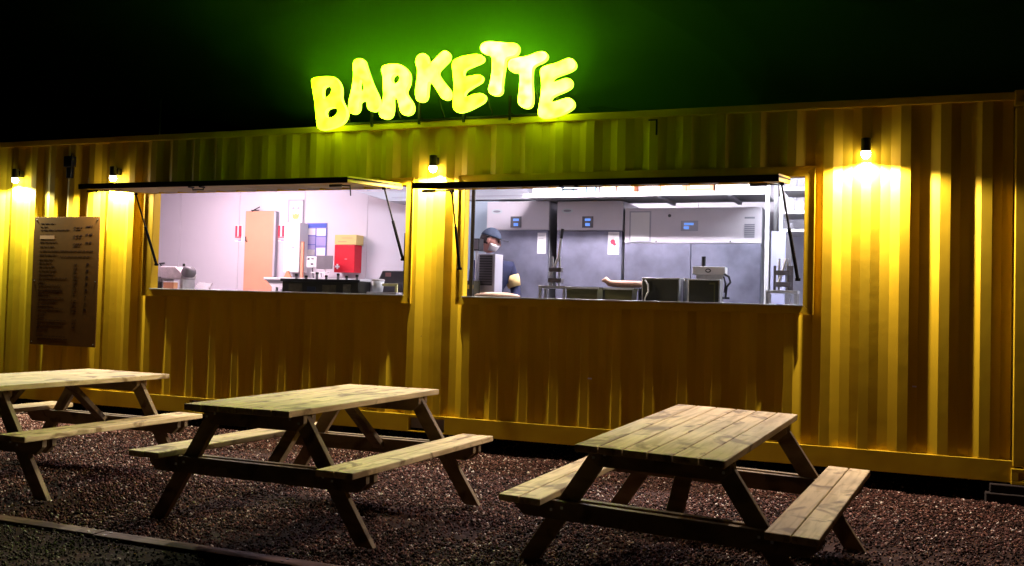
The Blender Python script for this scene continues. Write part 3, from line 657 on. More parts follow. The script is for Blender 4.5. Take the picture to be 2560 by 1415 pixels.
pf = simple('framed_poster', 'small grey framed poster with a golden drawing high on the back wall', 'poster', (-5.24, 2.3, 2.28), [
    ('frame', MB().box(-5.35, -5.335, 2.28, 2.298, 2.27, 2.592).box(-5.14, -5.125, 2.28, 2.298, 2.27, 2.592).box(-5.335, -5.14, 2.28, 2.298, 2.577, 2.592).box(-5.335, -5.14, 2.28, 2.298, 2.27, 2.285), M_GREYM, {}),
    ('sheet', MB().box(-5.334, -5.141, 2.288, 2.297, 2.286, 2.576), PAPER, {}),
    ('golden_drawing', MB().prism([(-5.285, 2.42), (-5.28, 2.365), (-5.26, 2.345), (-5.21, 2.345), (-5.19, 2.365), (-5.185, 2.42), (-5.21, 2.40), (-5.235, 2.42), (-5.26, 2.40)], 'y', 2.284, 2.287), YPAP, {}),
    ('grey_marks', MB().box(-5.29, -5.255, 2.284, 2.287, 2.475, 2.495).box(-5.215, -5.18, 2.284, 2.287, 2.475, 2.495), GREYP, {})])
simple('wall_cabinet', 'tall white metal wall cabinet right of the peach door', 'cabinet', (-5.13, 2.2, 1.66), [
    ('body', MB().box(-5.275, -5.045, 2.10, 2.298, 1.665, 2.285), M_WHITE2, dict(bevel=.006)),
    ('latch', MB().box(-5.15, -5.125, 2.092, 2.099, 1.965, 1.978).box(-5.15, -5.12, 2.092, 2.099, 1.925, 1.935), GREYP, {})])
simple('timetable_poster', 'blue and lilac gridded information poster beside the white cabinet', 'poster', (-4.9, 2.3, 1.88), [
    ('sheet', MB().box(-5.072, -4.775, 2.291, 2.298, 1.87, 2.295), LILAC, {}),
    ('blue_header', MB().box(-5.068, -4.779, 2.287, 2.290, 2.235, 2.29), BLUEP, {}),
    ('grid', MB().box(-4.935, -4.928, 2.287, 2.290, 1.88, 2.23).box(-5.068, -4.936, 2.287, 2.290, 2.13, 2.137).box(-4.927, -4.779, 2.287, 2.290, 2.12, 2.127).box(-5.068, -4.936, 2.287, 2.290, 2.02, 2.027).box(-4.927, -4.779, 2.287, 2.290, 2.0, 2.007).box(-5.072, -5.064, 2.286, 2.290, 1.88, 2.23).box(-4.783, -4.776, 2.286, 2.290, 1.88, 2.23).box(-5.068, -4.779, 2.286, 2.290, 1.872, 1.879), BLUEP, {}),
    ('pane', MB().box(-5.06, -4.94, 2.288, 2.2905, 2.145, 2.225), PAPER, {}), ('pane', MB().box(-4.92, -4.79, 2.288, 2.2905, 2.135, 2.225), PAPER, {}), ('pane', MB().box(-5.06, -4.94, 2.288, 2.2905, 1.885, 1.96), PAPER, {}), ('pane', MB().box(-4.92, -4.79, 2.288, 2.2905, 1.885, 1.98), PAPER, {})])
simple('wood_post', 'slim orange wooden upright between the white cabinet and the socket panel', 'post', (-5.0, 2.1, .3), [
    ('board', MB().box(-5.038, -5.0, 2.12, 2.15, .30, 2.05), PEACH, dict(bevel=.003))])
simple('socket_panel', 'small white socket panel left of the dark monitor', 'socket panel', (-4.8, 2.0, 1.72), [
    ('plate', MB().box(-4.872, -4.722, 2.0, 2.05, 1.725, 1.86), M_WHITE2, dict(bevel=.006)),
    ('sockets', MB().box(-4.855, -4.83, 1.993, 1.999, 1.82, 1.84).box(-4.80, -4.77, 1.993, 1.999, 1.825, 1.838).box(-4.81, -4.775, 1.993, 1.999, 1.76, 1.775), M_BLACK, {}),
    ('cable', MB().tube([(-4.80, 2.02, 1.73), (-4.78, 2.0, 1.68), (-4.74, 1.95, 1.62), (-4.70, 1.9, 1.585)], .008), M_DARK, {})])
simple('monitor', 'dark grey screen standing on the white table left of the red cabinet', 'monitor', (-4.6, 1.9, 1.58), [
    ('screen', MB().box(-4.72, -4.50, 1.98, 2.0, 1.71, 1.87, ), M_GUN, dict(bevel=.004)),
    ('stand', MB().box(-4.62, -4.60, 2.001, 2.015, 1.60, 1.76).box(-4.70, -4.52, 1.93, 2.06, 1.588, 1.60), M_WHITE2, {}),
    ('keyboard_tray', MB().box(-4.735, -4.50, 1.88, 1.93, 1.655, 1.668).box(-4.64, -4.60, 1.89, 1.92, 1.601, 1.654), M_WHITE2, {})])
fa = simple('first_aid_cabinet', 'bright red first aid cabinet with a small white cross on the back wall', 'first aid cabinet', (-4.41, 2.2, 1.67), [
    ('box', MB().box(-4.556, -4.272, 2.12, 2.298, 1.675, 2.012), RED, dict(bevel=.008)),
    ('cross', MB().box(-4.535, -4.475, 2.113, 2.118, 1.735, 1.755).box(-4.515, -4.495, 2.1125, 2.1185, 1.715, 1.775), PAPER, {}),
    ('latch', MB().box(-4.405, -4.375, 2.113, 2.118, 1.83, 1.845), mat('pink_latch', (.75, .2, .2)), {})])
simple('cream_carton', 'cream yellow carton lying on top of the red first aid cabinet', 'carton', (-4.4, 2.2, 2.013), [
    ('carton', MB().box(-4.55, -4.25, 2.11, 2.29, 2.0135, 2.133), YPAP, dict(bevel=.004)),
    ('print', MB().box(-4.50, -4.38, 2.104, 2.1085, 2.045, 2.053).box(-4.45, -4.30, 2.104, 2.1085, 2.09, 2.096), M_CARD, {})])
simple('back_table', 'white table against the rear of the left kitchen with open front shelf', 'table', (-4.5, 1.7, .3), [
    ('top', MB().box(-5.14, -3.84, 1.5, 2.28, 1.555, 1.585), M_WHITE2, dict(bevel=.004)),
    ('apron', MB().prism([(-5.12, 1.554), (-3.86, 1.554), (-3.95, 1.47), (-5.03, 1.47)], 'y', 1.52, 1.55), M_WHITE2, {}),
    ('leg', MB().box(-5.03, -4.98, 1.52, 1.57, .30, 1.469), M_WHITE2, {}), ('leg', MB().box(-4.0, -3.95, 1.52, 1.57, .30, 1.469), M_WHITE2, {}),
    ('leg', MB().box(-5.03, -4.98, 2.2, 2.25, .30, 1.553), M_WHITE2, {}), ('leg', MB().box(-4.0, -3.95, 2.2, 2.25, .30, 1.553), M_WHITE2, {}),
    ('shelf', MB().box(-4.97, -4.01, 1.53, 2.2, 1.36, 1.375), M_DARK, {})])
simple('folded_card', 'small orange folded card standing on the white table by the socket panel', 'card', (-4.83, 1.6, 1.586), [
    ('card', MB().prism([(-4.93, 1.5855), (-4.83, 1.5855), (-4.87, 1.665), (-4.89, 1.665)], 'y', 1.6, 1.63), M_CARD, {})])
# black crate with things in it
cr = thing('open_crate', 'long black open crate of bottles on the counter behind the left window', 'crate', (-3.66, .45, 1.206)); P = Part(cr)
P('tray', MB().box(-4.10, -3.21, .34, .36, 1.207, 1.535).box(-4.10, -3.21, .58, .60, 1.207, 1.535).box(-4.10, -4.08, .361, .579, 1.207, 1.535).box(-3.23, -3.21, .361, .579, 1.207, 1.535).box(-4.08, -3.23, .361, .579, 1.207, 1.23), M_OLIVE, bevel=.004)
P('rim', MB().box(-4.12, -3.19, .325, .339, 1.52, 1.548), M_BLACK, bevel=.004)
for xa, xb, zb_, mm in ((-4.02, -3.86, 1.50, (.05, .045, .02)), (-3.80, -3.70, 1.47, (.02, .03, .05)), (-3.62, -3.46, 1.49, (.09, .085, .04)), (-3.38, -3.29, 1.50, (.14, .14, .10))):
    P('packet', MB().box(xa, xb, .331, .3395, 1.40, zb_), mat('packet_%.2f' % xa, mm, rough=.6, noise=.3, nscale=20), bevel=.003)
for k_, (dx, hh) in enumerate(((-4.02, 1.60), (-3.90, 1.585), (-3.77, 1.62), (-3.66, 1.59), (-3.52, 1.61), (-3.42, 1.59), (-3.30, 1.60))):
    b_ = thing('bottle', ['dark bottle cap poking out at the left end of the black crate', 'dark bottle cap second from the left in the black crate', 'taller bottle neck third from the left in the black crate', 'dark bottle cap at the middle of the black crate', 'bottle neck right of the middle of the black crate', 'dark bottle cap second from the right in the black crate', 'bottle neck at the right end of the black crate'][k_], 'bottle', (dx, .47, 1.231), 'bottles in the black crate'); Q = Part(b_)
    Q('glass', MB().lathe([(.03, 1.2315), (.032, 1.24), (.032, 1.46), (.014, 1.53), (.013, hh-.02)], dx, .47, 12), M_GUN, smooth=True)
    Q('cap', MB().lathe([(.016, hh-.0195), (.016, hh), (.012, hh+.002)], dx, .47, 12), M_OLIVE)
simple('paper_cup', 'white cup standing inside the shelf of the white table', 'cup', (-4.93, 1.62, 1.376), [
    ('cup', MB().lathe([(.028, 1.3765), (.036, 1.45), (.034, 1.45), (.027, 1.38)], -4.93, 1.62, 14), PAPER, dict(smooth=True))])
# left clutter : slicer-like machine under a cloth and small boxes
simple('food_machine', 'pale covered kitchen machine with dark motor at the left end of the left window', 'kitchen machine', (-5.64, .5, 1.206), [
    ('base', MB().box(-5.80, -5.42, .40, .70, 1.207, 1.40), M_WHITE2, dict(bevel=.01)),
    ('cover', MB().prism([(-5.83, 1.52), (-5.46, 1.52), (-5.45, 1.58), (-5.55, 1.655), (-5.76, 1.66), (-5.82, 1.60)], 'y', .42, .68), mat('pale_cover', (.66, .60, .60), rough=.8, noise=.15, nscale=18, bump=.5, bscale=30), dict(bevel=.015)),
    ('neck', MB().box(-5.78, -5.74, .45, .65, 1.401, 1.519), M_GALV, {}), ('neck', MB().box(-5.50, -5.46, .45, .65, 1.401, 1.519), M_GALV, {}),
    ('motor', MB().lathe([(.02, 0), (.055, .01), (.06, .05), (.06, .12), (.04, .14)], 0, 0, 16, m=Matrix.Translation((-5.40, .40, 1.60)) @ Matrix.Rotation(-math.pi/2, 4, 'X')), M_GUN, dict(smooth=True)),
    ('knob', MB().tube([(-5.43, .42, 1.66), (-5.43, .42, 1.69)], .014), M_DARK, {}), ('hook', MB().tube([(-5.80, .5, 1.66), (-5.83, .5, 1.69), (-5.76, .5, 1.695)], .012), M_DARK, {})])
for i, (a, b, z0, z1, y0, m_, lab) in enumerate(((-5.80, -5.72, 1.43, 1.53, .33, M_GUN, 'small dark grey box upright in front of the pale covered machine'), (-5.78, -5.64, 1.406, 1.475, .26, M_BLACK, 'low black box beside the left window jamb'), (-5.60, -5.46, 1.406, 1.48, .30, M_CARD, 'small orange and white carton right of the black box'))):
    z0 = 1.206
    simple('small_box', lab, 'box', ((a+b)/2, y0, z0), [('box', MB().box(a, b, y0, y0+.07, z0+.001, z1), m_, dict(bevel=.004)), ('lid', MB().box(a-.003, b+.003, y0-.003, y0+.073, z1+.0005, z1+.012), m_ if i < 2 else PAPER, dict(bevel=.002))])
simple('tablet', 'dark tablet leaning on a stand on the counter, left part of the left window', 'tablet', (-5.12, .4, 1.206), [
    ('screen', MB().add([(-5.24, .44, 1.49), (-5.06, .44, 1.485), (-5.0, .30, 1.405), (-5.19, .30, 1.41), (-5.24, .447, 1.484), (-5.06, .447, 1.479), (-5.0, .307, 1.399), (-5.19, .307, 1.404)], [(0, 1, 2, 3), (7, 6, 5, 4), (0, 4, 5, 1), (1, 5, 6, 2), (2, 6, 7, 3), (3, 7, 4, 0)]), M_GUN, {}),
    ('stand', MB().bar((-5.12, .42, 1.207), (-5.12, .38, 1.44), .05, .02, up=(0, 1, 0)), M_DARK, {})])
simple('label_printer', 'grey angular machine with clear tubs at the right end of the left window', 'kitchen machine', (-2.97, .5, 1.206), [
    ('body', MB().prism([(-3.10, 1.207), (-2.80, 1.207), (-2.80, 1.65), (-3.04, 1.65), (-3.10, 1.52)], 'y', .52, .74), M_GUN, dict(bevel=.008)),
    ('display', MB().box(-3.0, -2.94, .512, .519, 1.59, 1.63), mat('pink_display', (.6, .3, .3)), {}),
    ('tray', MB().box(-3.05, -2.72, .22, .50, 1.207, 1.43), M_GREYM, dict(bevel=.006))])
simple('clear_tub', 'pale translucent tub in front of the grey angular machine', 'tub', (-3.0, .36, 1.43), [
    ('tub', MB().lathe([(.05, 1.431), (.065, 1.54), (.06, 1.54), (.046, 1.436)], -3.0, .36, 18), M_CLEAR, dict(smooth=True)),
    ('lid', MB().lathe([(.068, 1.5405), (.068, 1.555), (.05, 1.56)], -3.0, .36, 18), M_WHITE2, {})])
simple('yellow_stand', 'pale yellow green frame standing at the right jamb of the left window', 'stand', (-2.78, .3, 1.206), [
    ('frame', MB().box(-2.90, -2.735, .26, .28, 1.49, 1.515).box(-2.76, -2.735, .26, .28, 1.207, 1.489), mat('lime_plastic', (.66, .66, .30), rough=.5), dict(bevel=.003))])
simple('black_screen', 'tall black panel standing against the right jamb of the left window', 'panel', (-2.57, .12, 1.206), [
    ('panel', MB().box(-2.615, -2.565, .14, .17, 1.207, 2.0), M_BLACK, dict(bevel=.003)), ('foot', MB().box(-2.66, -2.54, .139, .26, 1.2055, 1.2065), M_BLACK, {})])
simple('black_screen', 'full height black strip standing against the left jamb of the right window', 'panel', (-1.91, .12, 1.206), [
    ('panel', MB().box(-1.925, -1.892, .135, .155, 1.207, 2.43), M_BLACK, dict(bevel=.003)), ('foot', MB().box(-1.93, -1.85, .134, .22, 1.2055, 1.2065), M_BLACK, {})])
# duct along the rear wall between the two rooms
simple('ceiling_duct', 'pale grey ventilation duct high on the back wall between the windows', 'duct', (-3.0, 2.1, 2.5), [
    ('duct', MB().prism([(-4.15, 2.63), (-2.0, 2.63), (-2.0, 2.515), (-3.75, 2.515)], 'y', 1.95, 2.29), mat('duct_grey', (.50, .52, .56), rough=.4), dict(bevel=.004)),
    ('ridge', MB().box(-3.7, -2.0, 1.942, 1.949, 2.552, 2.562), M_GREYM, {})])
simple('partition_panel', 'pale blue upright panel left of the first fridge', 'panel', (-2.6, 2.0, .3), [
    ('sheet', MB().box(-3.0, -2.36, 1.96, 1.99, .30, 2.50), mat('pale_blue_panel', (.50, .60, .68), rough=.5), dict(bevel=.003))])

# ---- fridges
def fridge(x0, x1, z1, zp, y0, label, doors=1):
    t = thing('steel_fridge', label, 'fridge', ((x0+x1)/2, y0+.35, .30), 'upright steel fridges'); P = Part(t)
    P('body', MB().box(x0, x1, y0+.05, 2.28, .42, z1), M_STEEL, bevel=.006)
    P('control_panel', MB().box(x0, x1, y0+.005, y0+.049, zp+.006, z1), mat('fridge_front_enamel', (.70, .66, .70), rough=.4, noise=.05, nscale=3), bevel=.004)
    ws = (x1-x0)/doors
    for k in range(doors):
        d_ = P('door', MB().box(x0+k*ws+.003, x0+(k+1)*ws-.003, y0, y0+.049, .44, zp), M_STEEL_D, bevel=.005)
        hx = x0+k*ws+(.05 if k == 0 and doors == 1 else (ws-.04 if k == 0 else .04))
        P('handle', MB().box(hx-.008, hx+.008, y0-.003, y0-.0005, .9, 1.35), M_DARK, parent=d_)
    for x in (x0+.06, x1-.06):
        for y in (y0+.12, 2.2): P('leg', MB().tube([(x, y, .301), (x, y, .419)], .02), M_STEEL)
    return t, P
def oval(cx, cz, rx, rz, y, n=20): return MB().prism([(cx+rx*math.cos(2*math.pi*i/n), cz+rz*math.sin(2*math.pi*i/n)) for i in range(n)], 'y', y, y+.003)
def display(P, x0, x1, z0, z1, y):
    d_ = P('display', MB().box(x0, x1, y, y+.004, z0, z1), M_GUN)
    P('lit_digits', MB().box(x0+.25*(x1-x0), x0+.75*(x1-x0), y-.003, y-.0005, z0+.6*(z1-z0), z0+.8*(z1-z0)).box(x0+.3*(x1-x0), x0+.7*(x1-x0), y-.003, y-.0005, z0+.15*(z1-z0), z0+.4*(z1-z0)), mat('blue_led', (.1, .2, .5), emit=(.15, .35, 1), estr=.9), parent=d_)
def sheet_on(P, x0, x1, z0, z1, y, spots=(), name='sticker', lines=6):
    s_ = P(name, MB().box(x0, x1, y, y+.002, z0, z1), PAPER)
    g = MB()
    for k in range(lines):
        z = z1-(k+1)*(z1-z0)/(lines+1); g.box(x0+.12*(x1-x0), x1-.15*(x1-x0)*(1+k % 3), y-.0015, y-.0003, z, z+.003)
    P('print', g, GREYP, parent=s_)
    for cx, cz, r in spots: P('red_spot', oval(cx, cz, r, r, y-.0035, 12), REDP, parent=s_)
YF = 1.55
t, P = fridge(-2.335, -1.63, 2.447, 2.136, YF, 'left steel fridge behind the cook, white top panel with blue display')
display(P, -2.06, -1.936, 2.165, 2.285, YF); P('badge', oval(-2.22, 2.34, .062, .026, YF+.001), M_CLEAR); P('badge_print', oval(-2.22, 2.34, .042, .012, YF-.0025), GREYP)
sheet_on(P, -1.75, -1.655, 1.89, 2.11, YF-.003)
t, P = fridge(-1.54, -.838, 2.44, 2.128, YF, 'middle single door steel fridge with a red spotted energy sticker')
display(P, -1.267, -1.148, 2.162, 2.28, YF); P('badge', oval(-1.43, 2.34, .062, .026, YF+.001), M_CLEAR); P('badge_print', oval(-1.43, 2.34, .042, .012, YF-.0025), GREYP)
sheet_on(P, -.985, -.87, 1.885, 2.118, YF-.003, spots=[(-.935, 2.015, .026), (-.915, 1.99, .016)])
t, P = fridge(-.815, .534, 2.359, 2.0, YF, 'wide two door steel fridge on the right with a framed sheet on its top panel', 2)
f_ = P('framed_sheet', MB().box(-.768, -.545, YF+.0, YF+.004, 2.015, 2.33), M_GREYM)
P('sheet', MB().box(-.752, -.561, YF-.003, YF-.0005, 2.03, 2.315), PAPER, parent=f_)
P('lock', oval(-.36, 2.28, .016, .016, YF-.001), M_DARK)
d_ = P('display', MB().box(-.245, -.075, YF-.001, YF+.004, 2.125, 2.228), M_GREYM)
P('lit_digits', MB().box(-.215, -.165, YF-.004, YF-.0015, 2.145, 2.17).box(-.21, -.12, YF-.004, YF-.0015, 2.185, 2.205), MATS['blue_led'], parent=d_)
g = MB()
for k_ in range(7): g.box(.372, .468, YF-.001, YF+.004, 2.06+k_*.02, 2.072+k_*.02)
g.box(.372, .468, YF-.001, YF+.004, 2.245, 2.262)
P('vent_slot', g, MATS['grey_print'])
P('screw', oval(-.49, 2.02, .008, .008, YF-.001, 10), M_DARK); P('screw', oval(.24, 2.02, .008, .008, YF-.001, 10), M_DARK)

# ---- white shelving over the fridges
sh = thing('shelving_rack', 'white shelving rack spanning above the fridges with posts at the right', 'shelving rack', (-.6, 1.4, .3)); P = Part(sh)
P('shelf_board', MB().box(-1.80, .60, 1.22, 2.0, 2.455, 2.478), mat('shelf_board_grey', (.42, .41, .42), rough=.5), bevel=.002)
P('beam', MB().box(-1.80, .60, 1.20, 1.219, 2.44, 2.482), M_WHITE2, bevel=.002)
P('cross_beam', MB().box(-.42, -.38, 1.23, 1.98, 2.425, 2.454).box(.25, .29, 1.23, 1.98, 2.425, 2.454), M_GREYM)
for x, y in ((.601, 1.2), (.601, 2.0)): P('post', MB().box(x, x+.036, y, y+.036, .301, 2.86), M_WHITE2, bevel=.003)
rr = thing('storage_rack', 'white side rack with dark wire shelves at the right end of the right window', 'storage rack', (.95, 1.7, .3)); P = Part(rr)
for x in (.715, 1.35): 
    for y in (1.35, 1.95): P('post', MB().box(x, x+.03, y, y+.03, .301, 2.86), M_WHITE2, bevel=.003)
for z in (2.10, 2.27, 2.49): P('shelf', MB().box(.746, 1.349, 1.36, 1.97, z, z+.028), M_WHITE2, bevel=.003)
for z in (2.13, 2.52):
    g = MB()
    for k_ in range(9): g.box(.75, 1.345, 1.355, 1.358, z+.004+k_*.009, z+.008+k_*.009)
    P('wire_basket', g, M_GUN)
for k_, (x, z, r, h, m_, lab) in enumerate(((.80, 2.299, .035, .13, M_WHITE2, 'white jar at the left of the upper shelf of the side rack'), (.89, 2.299, .04, .10, M_CLEAR, 'clear jar in the middle of the upper shelf of the side rack'), (.81, 2.2, .03, .055, M_GUN, 'dark tin on the lower shelf of the side rack'))):
    zz = z if k_ < 2 else 2.129
    simple('jar', lab, 'jar', (x, 1.45, zz), [('glass', MB().lathe([(r*.9, zz+.001), (r, zz+.01), (r, zz+h*.8), (r*.8, zz+h*.85)], x, 1.45, 14), m_, dict(smooth=True)), ('lid', MB().lathe([(r*.85, zz+h*.8505), (r*.85, zz+h)], x, 1.45, 14), M_GREYM, {})])
# things on the shelf
def on_shelf(name, lab, cat, x0, x1, h, m_, y=1.26, dep=.2, grp=None, body='box', prt=None):
    zz = 2.4785
    ps = [(body, MB().box(x0, x1, y, y+dep, zz, zz+h), m_, dict(bevel=.004)), ('label_strip', MB().box(x0+.15*(x1-x0), x1-.15*(x1-x0), y-.0025, y-.0005, zz+.25*h, zz+.45*h), prt or PAPER, {})]
    return simple(name, lab, cat, ((x0+x1)/2, y+dep/2, zz), ps, grp)
on_shelf('carton', 'long white carton at the right end of the shelf over the fridges', 'carton', .13, .59, .14, M_WHITE2, prt=M_GREYM)
for k_, (a, b, lab) in enumerate(((-.83, -.66, 'leftmost orange cardboard box on the shelf over the fridges'), (-.58, -.40, 'second orange cardboard box from the left on the fridge shelf'), (-.395, -.15, 'third orange cardboard box on the fridge shelf, flush with its neighbours'), (-.145, .11, 'rightmost orange cardboard box on the shelf, against the white carton'))):
    on_shelf('cardboard_box', lab, 'cardboard box', a, b, .15, M_CARD, grp='cardboard boxes on the shelf over the fridges')
on_shelf('pale_carton', 'pale carton left of the orange cardboard boxes on the shelf', 'carton', -1.0, -.85, .14, M_WHITE2)
on_shelf('blue_tub', 'light blue tub on the shelf, the left one of two', 'tub', -1.385, -1.29, .12, mat('light_blue', (.30, .62, .72), rough=.5), grp='blue tubs on the shelf', body='tub')
on_shelf('blue_tub', 'darker blue tub on the shelf, the right one of two', 'tub', -1.14, -1.06, .12, mat('mid_blue', (.28, .48, .74), rough=.5), grp='blue tubs on the shelf', body='tub')
on_shelf('white_tub', 'white tub with a violet label between the two blue tubs', 'tub', -1.27, -1.16, .12, M_WHITE2, body='tub', prt=LILAC)
on_shelf('file_rack', 'narrow grey striped holder right of the blue tubs on the shelf', 'holder', -1.04, -1.015, .12, M_GUN)
on_shelf('white_carton', 'long white carton at the left end of the shelf over the fridges', 'carton', -1.72, -1.41, .12, M_WHITE2)

# ---- counter things of the right window
simple('vent_box', 'upright grey appliance with a dark louvred front, beside the cook', 'appliance', (-1.885, .5, 1.206), [
    ('housing', MB().box(-1.974, -1.795, .45, .66, 1.207, 1.825), M_GREYM, dict(bevel=.006)),
    ('louvre', (lambda g: [g.box(-1.952, -1.822, .441, .4485, 1.525+k*.0245, 1.537+k*.0245) for k in range(12)] and g)(MB()), M_BLACK, {}),
    ('louvre_back', MB().box(-1.954, -1.820, .4487, .4497, 1.52, 1.81), M_GUN, {})])
simple('flatbread_tray', 'pale flatbreads lying on a board at the left of the right window sill', 'flatbread', (-1.72, .3, 1.206), [
    ('board', MB().box(-1.97, -1.47, .18, .42, 1.3955, 1.412).box(-1.9, -1.55, .22, .38, 1.207, 1.395), M_STEEL, dict(bevel=.003)),
    ('bread', MB().lathe([(.22, 1.4125), (.235, 1.425), (.20, 1.44), (.10, 1.455), (.02, 1.458)], 0, 0, 22, m=Matrix.Translation((-1.71, .3, 0)) @ Matrix.Diagonal((1, .4, 1, 1))), mat('bread_crust', (.74, .52, .36), rough=.8, noise=.15, nscale=30), dict(smooth=True))])
simple('sauce_crate', 'dark crate with a yellow label against the left jamb of the right window', 'crate', (-1.93, .32, 1.206), [
    ('crate', MB().box(-2.02, -1.93, .26, .42, 1.207, 1.56), M_OLIVE, dict(bevel=.004)),
    ('label', MB().box(-1.99, -1.935, .253, .259, 1.48, 1.52), mat('yellow_label', (.7, .5, .05)), {})])
simple('speaker_box', 'black box hanging high beside the cook at the left jamb of the right window', 'speaker', (-2.03, .55, 1.84), [
    ('housing', MB().box(-2.07, -1.985, .5, .62, 1.86, 1.975), M_BLACK, dict(bevel=.005)), ('grille', MB().box(-2.06, -1.995, .494, .4995, 1.87, 1.965), M_GUN, {}),
    ('pole', MB().tube([(-2.03, .56, 1.206), (-2.03, .56, 1.859)], .014), M_GALV, {})])
def lever_press(x, lab, ylev, long=True):
    t = thing('lever_press', lab, 'lever press', (x, .45, 1.206), 'upright lever chip cutters'); P = Part(t)
    P('bench', MB().box(x-.13, x+.13, .36, .56, 1.505, 1.53), M_GALV, bevel=.003)
    for sx in (-1, 1):
        for yy in (.38, .54): P('leg', MB().box(x+sx*.115-.014, x+sx*.115+.014, yy-.012, yy+.012, 1.207, 1.504), M_GALV, bevel=.002)
    P('guide_rod', MB().tube([(x-.03, .46, 1.531), (x-.03, .46, 1.80)], .010).tube([(x+.04, .46, 1.531), (x+.04, .46, 1.80)], .010), M_GALV)
    P('blade_block', MB().box(x-.06, x+.07, .42, .50, 1.56, 1.60).box(x-.055, x+.065, .43, .49, 1.66, 1.70), M_GUN, bevel=.003)
    if long:
        P('lever', MB().tube([(x-.045, .45, 1.62), (x-.01, .45, 1.70), (x+.03, .45, 1.80), (x+.05, .45, 1.97)], .012), M_GALV); P('grip', MB().tube([(x+.05, .45, 1.97), (x+.062, .45, 2.06)], .015), M_BLACK)
    else:
        P('lever', MB().tube([(x-.03, .45, 1.60), (x+.0, .45, 1.70), (x+.02, .45, 1.77)], .012), M_GALV); P('grip', MB().tube([(x+.02, .45, 1.77), (x+.03, .45, 1.80)], .016), M_GALV)
        P('back_plate', MB().box(x-.075, x-.055, .44, .47, 1.53+.001, 1.74).box(x+.045, x+.085, .44, .47, 1.531, 1.74), M_GUN)
lever_press(-1.195, 'tall lever press with raised arm in front of the gap between the fridges', 0)
lever_press(.83, 'short lever press on a white stand at the right end of the right window', 0, False)
def tub(x0, x1, z1, lab, m_):
    t = thing('food_tub', lab, 'food tub', ((x0+x1)/2, .32, 1.206), 'olive food tubs on the counter'); P = Part(t)
    P('front', MB().prism([(x0+.02, 1.207), (x1-.02, 1.207), (x1, z1), (x0, z1)], 'y', .25, .262), m_); P('back', MB().prism([(x0+.02, 1.207), (x1-.02, 1.207), (x1, z1), (x0, z1)], 'y', .43, .442), m_)
    P('side', MB().prism([(.262, 1.207), (.43, 1.207), (.43, z1), (.262, z1)], 'x', x0+.004, x0+.014), m_); P('side', MB().prism([(.262, 1.207), (.43, 1.207), (.43, z1), (.262, z1)], 'x', x1-.014, x1-.004), m_)
    P('rim', MB().box(x0-.01, x1+.01, .235, .2495, z1-.012, z1+.006), M_GALV); P('rim', MB().box(x0-.01, x1+.01, .443, .455, z1-.012, z1+.006), M_GALV)
M_OL2 = mat('olive_tub', (.08, .075, .02), rough=.5, noise=.1)
tub(-1.02, -.73, 1.515, 'left olive food tub right of the tall lever press', M_OL2)
tub(-.665, -.415, 1.515, 'right olive food tub below the orange bread roll row', M_OL2)
simple('bread_row', 'row of orange brown baguettes lying behind the olive tubs', 'bread', (-.58, .55, 1.206), [
    ('loaf', MB().tube([(-.77, .55, 1.585), (-.74, .55, 1.60), (-.70, .55, 1.565), (-.6, .55, 1.56), (-.45, .55, 1.56), (-.38, .55, 1.56)], [.012, .026, .03, .032, .032, .028], 12), mat('orange_crust', (.78, .48, .34), rough=.8, noise=.15, nscale=25), dict(smooth=True)),
    ('board', MB().box(-.78, -.36, .48, .62, 1.51, 1.524).box(-.76, -.72, .5, .6, 1.207, 1.509).box(-.42, -.38, .5, .6, 1.207, 1.509), M_DARK, {})])
def bin_(x0, x1, z1, lab, extra):
    t = thing('display_case', lab, 'display case', ((x0+x1)/2, .35, 1.206), 'dark fronted counter cases'); P = Part(t)
    P('case', MB().box(x0, x1, .28, .48, 1.207, z1), M_GALV, bevel=.004)
    P('dark_front', MB().box(x0+.012, x1-.012, .272, .2795, 1.22, z1-.012), M_OLIVE)
    if extra == 'cable': P('cable', MB().tube([(x0+.03, .265, z1-.02), (x0+.06, .262, z1-.06), (x0+.065, .262, z1-.12), (x0+.035, .262, z1-.18), (x0+.03, .262, z1-.25)], .007), PAPER)
    else: P('inner_frame', MB().box(x1-.05, x1-.04, .267, .2715, 1.25, z1-.03).box(x1-.09, x1-.051, .267, .2715, z1-.045, z1-.03), M_OL2)
bin_(-.34, -.01, 1.615, 'dark counter case with a curved white cable', 'cable')
bin_(.062, .335, 1.61, 'dark counter case under the small press with the black handle', 'frame')
simple('steel_canister', 'steel canister between the two dark counter cases', 'canister', (.026, .4, 1.206), [('body', MB().lathe([(.028, 1.207), (.028, 1.60), (.02, 1.612)], .026, .4, 14), M_STEEL, dict(smooth=False)), ('lid', MB().lathe([(.03, 1.6125), (.03, 1.62)], .026, .4, 14), M_GALV, {})])
cp = thing('control_box', 'small white press head with an oval badge and upright black handle', 'press head', (.2, .5, 1.63)); P = Part(cp)
P('head', MB().box(.07, .35, .45, .60, 1.655, 1.725), M_WHITE2, bevel=.005); P('badge', oval(.205, 1.69, .025, .018, .446), M_BLACK); P('badge_ring', oval(.205, 1.69, .016, .009, .4425), PAPER)
P('foot', MB().box(.10, .33, .46, .58, 1.6115, 1.654), M_GALV, bevel=.003); P('handle', MB().tube([(.158, .49, 1.7255), (.158, .49, 1.815)], .018, 12), M_BLACK)
P('cable', MB().tube([(.345, .44, 1.66), (.385, .43, 1.64), (.40, .43, 1.59), (.37, .43, 1.55), (.365, .43, 1.50), (.36, .43, 1.46)], .010).tube([(.34, .44, 1.64), (.36, .43, 1.58), (.35, .43, 1.50)], .007), M_BLACK)
P('plug', MB().box(.335, .395, .42, .44, 1.445, 1.462), M_BLACK)
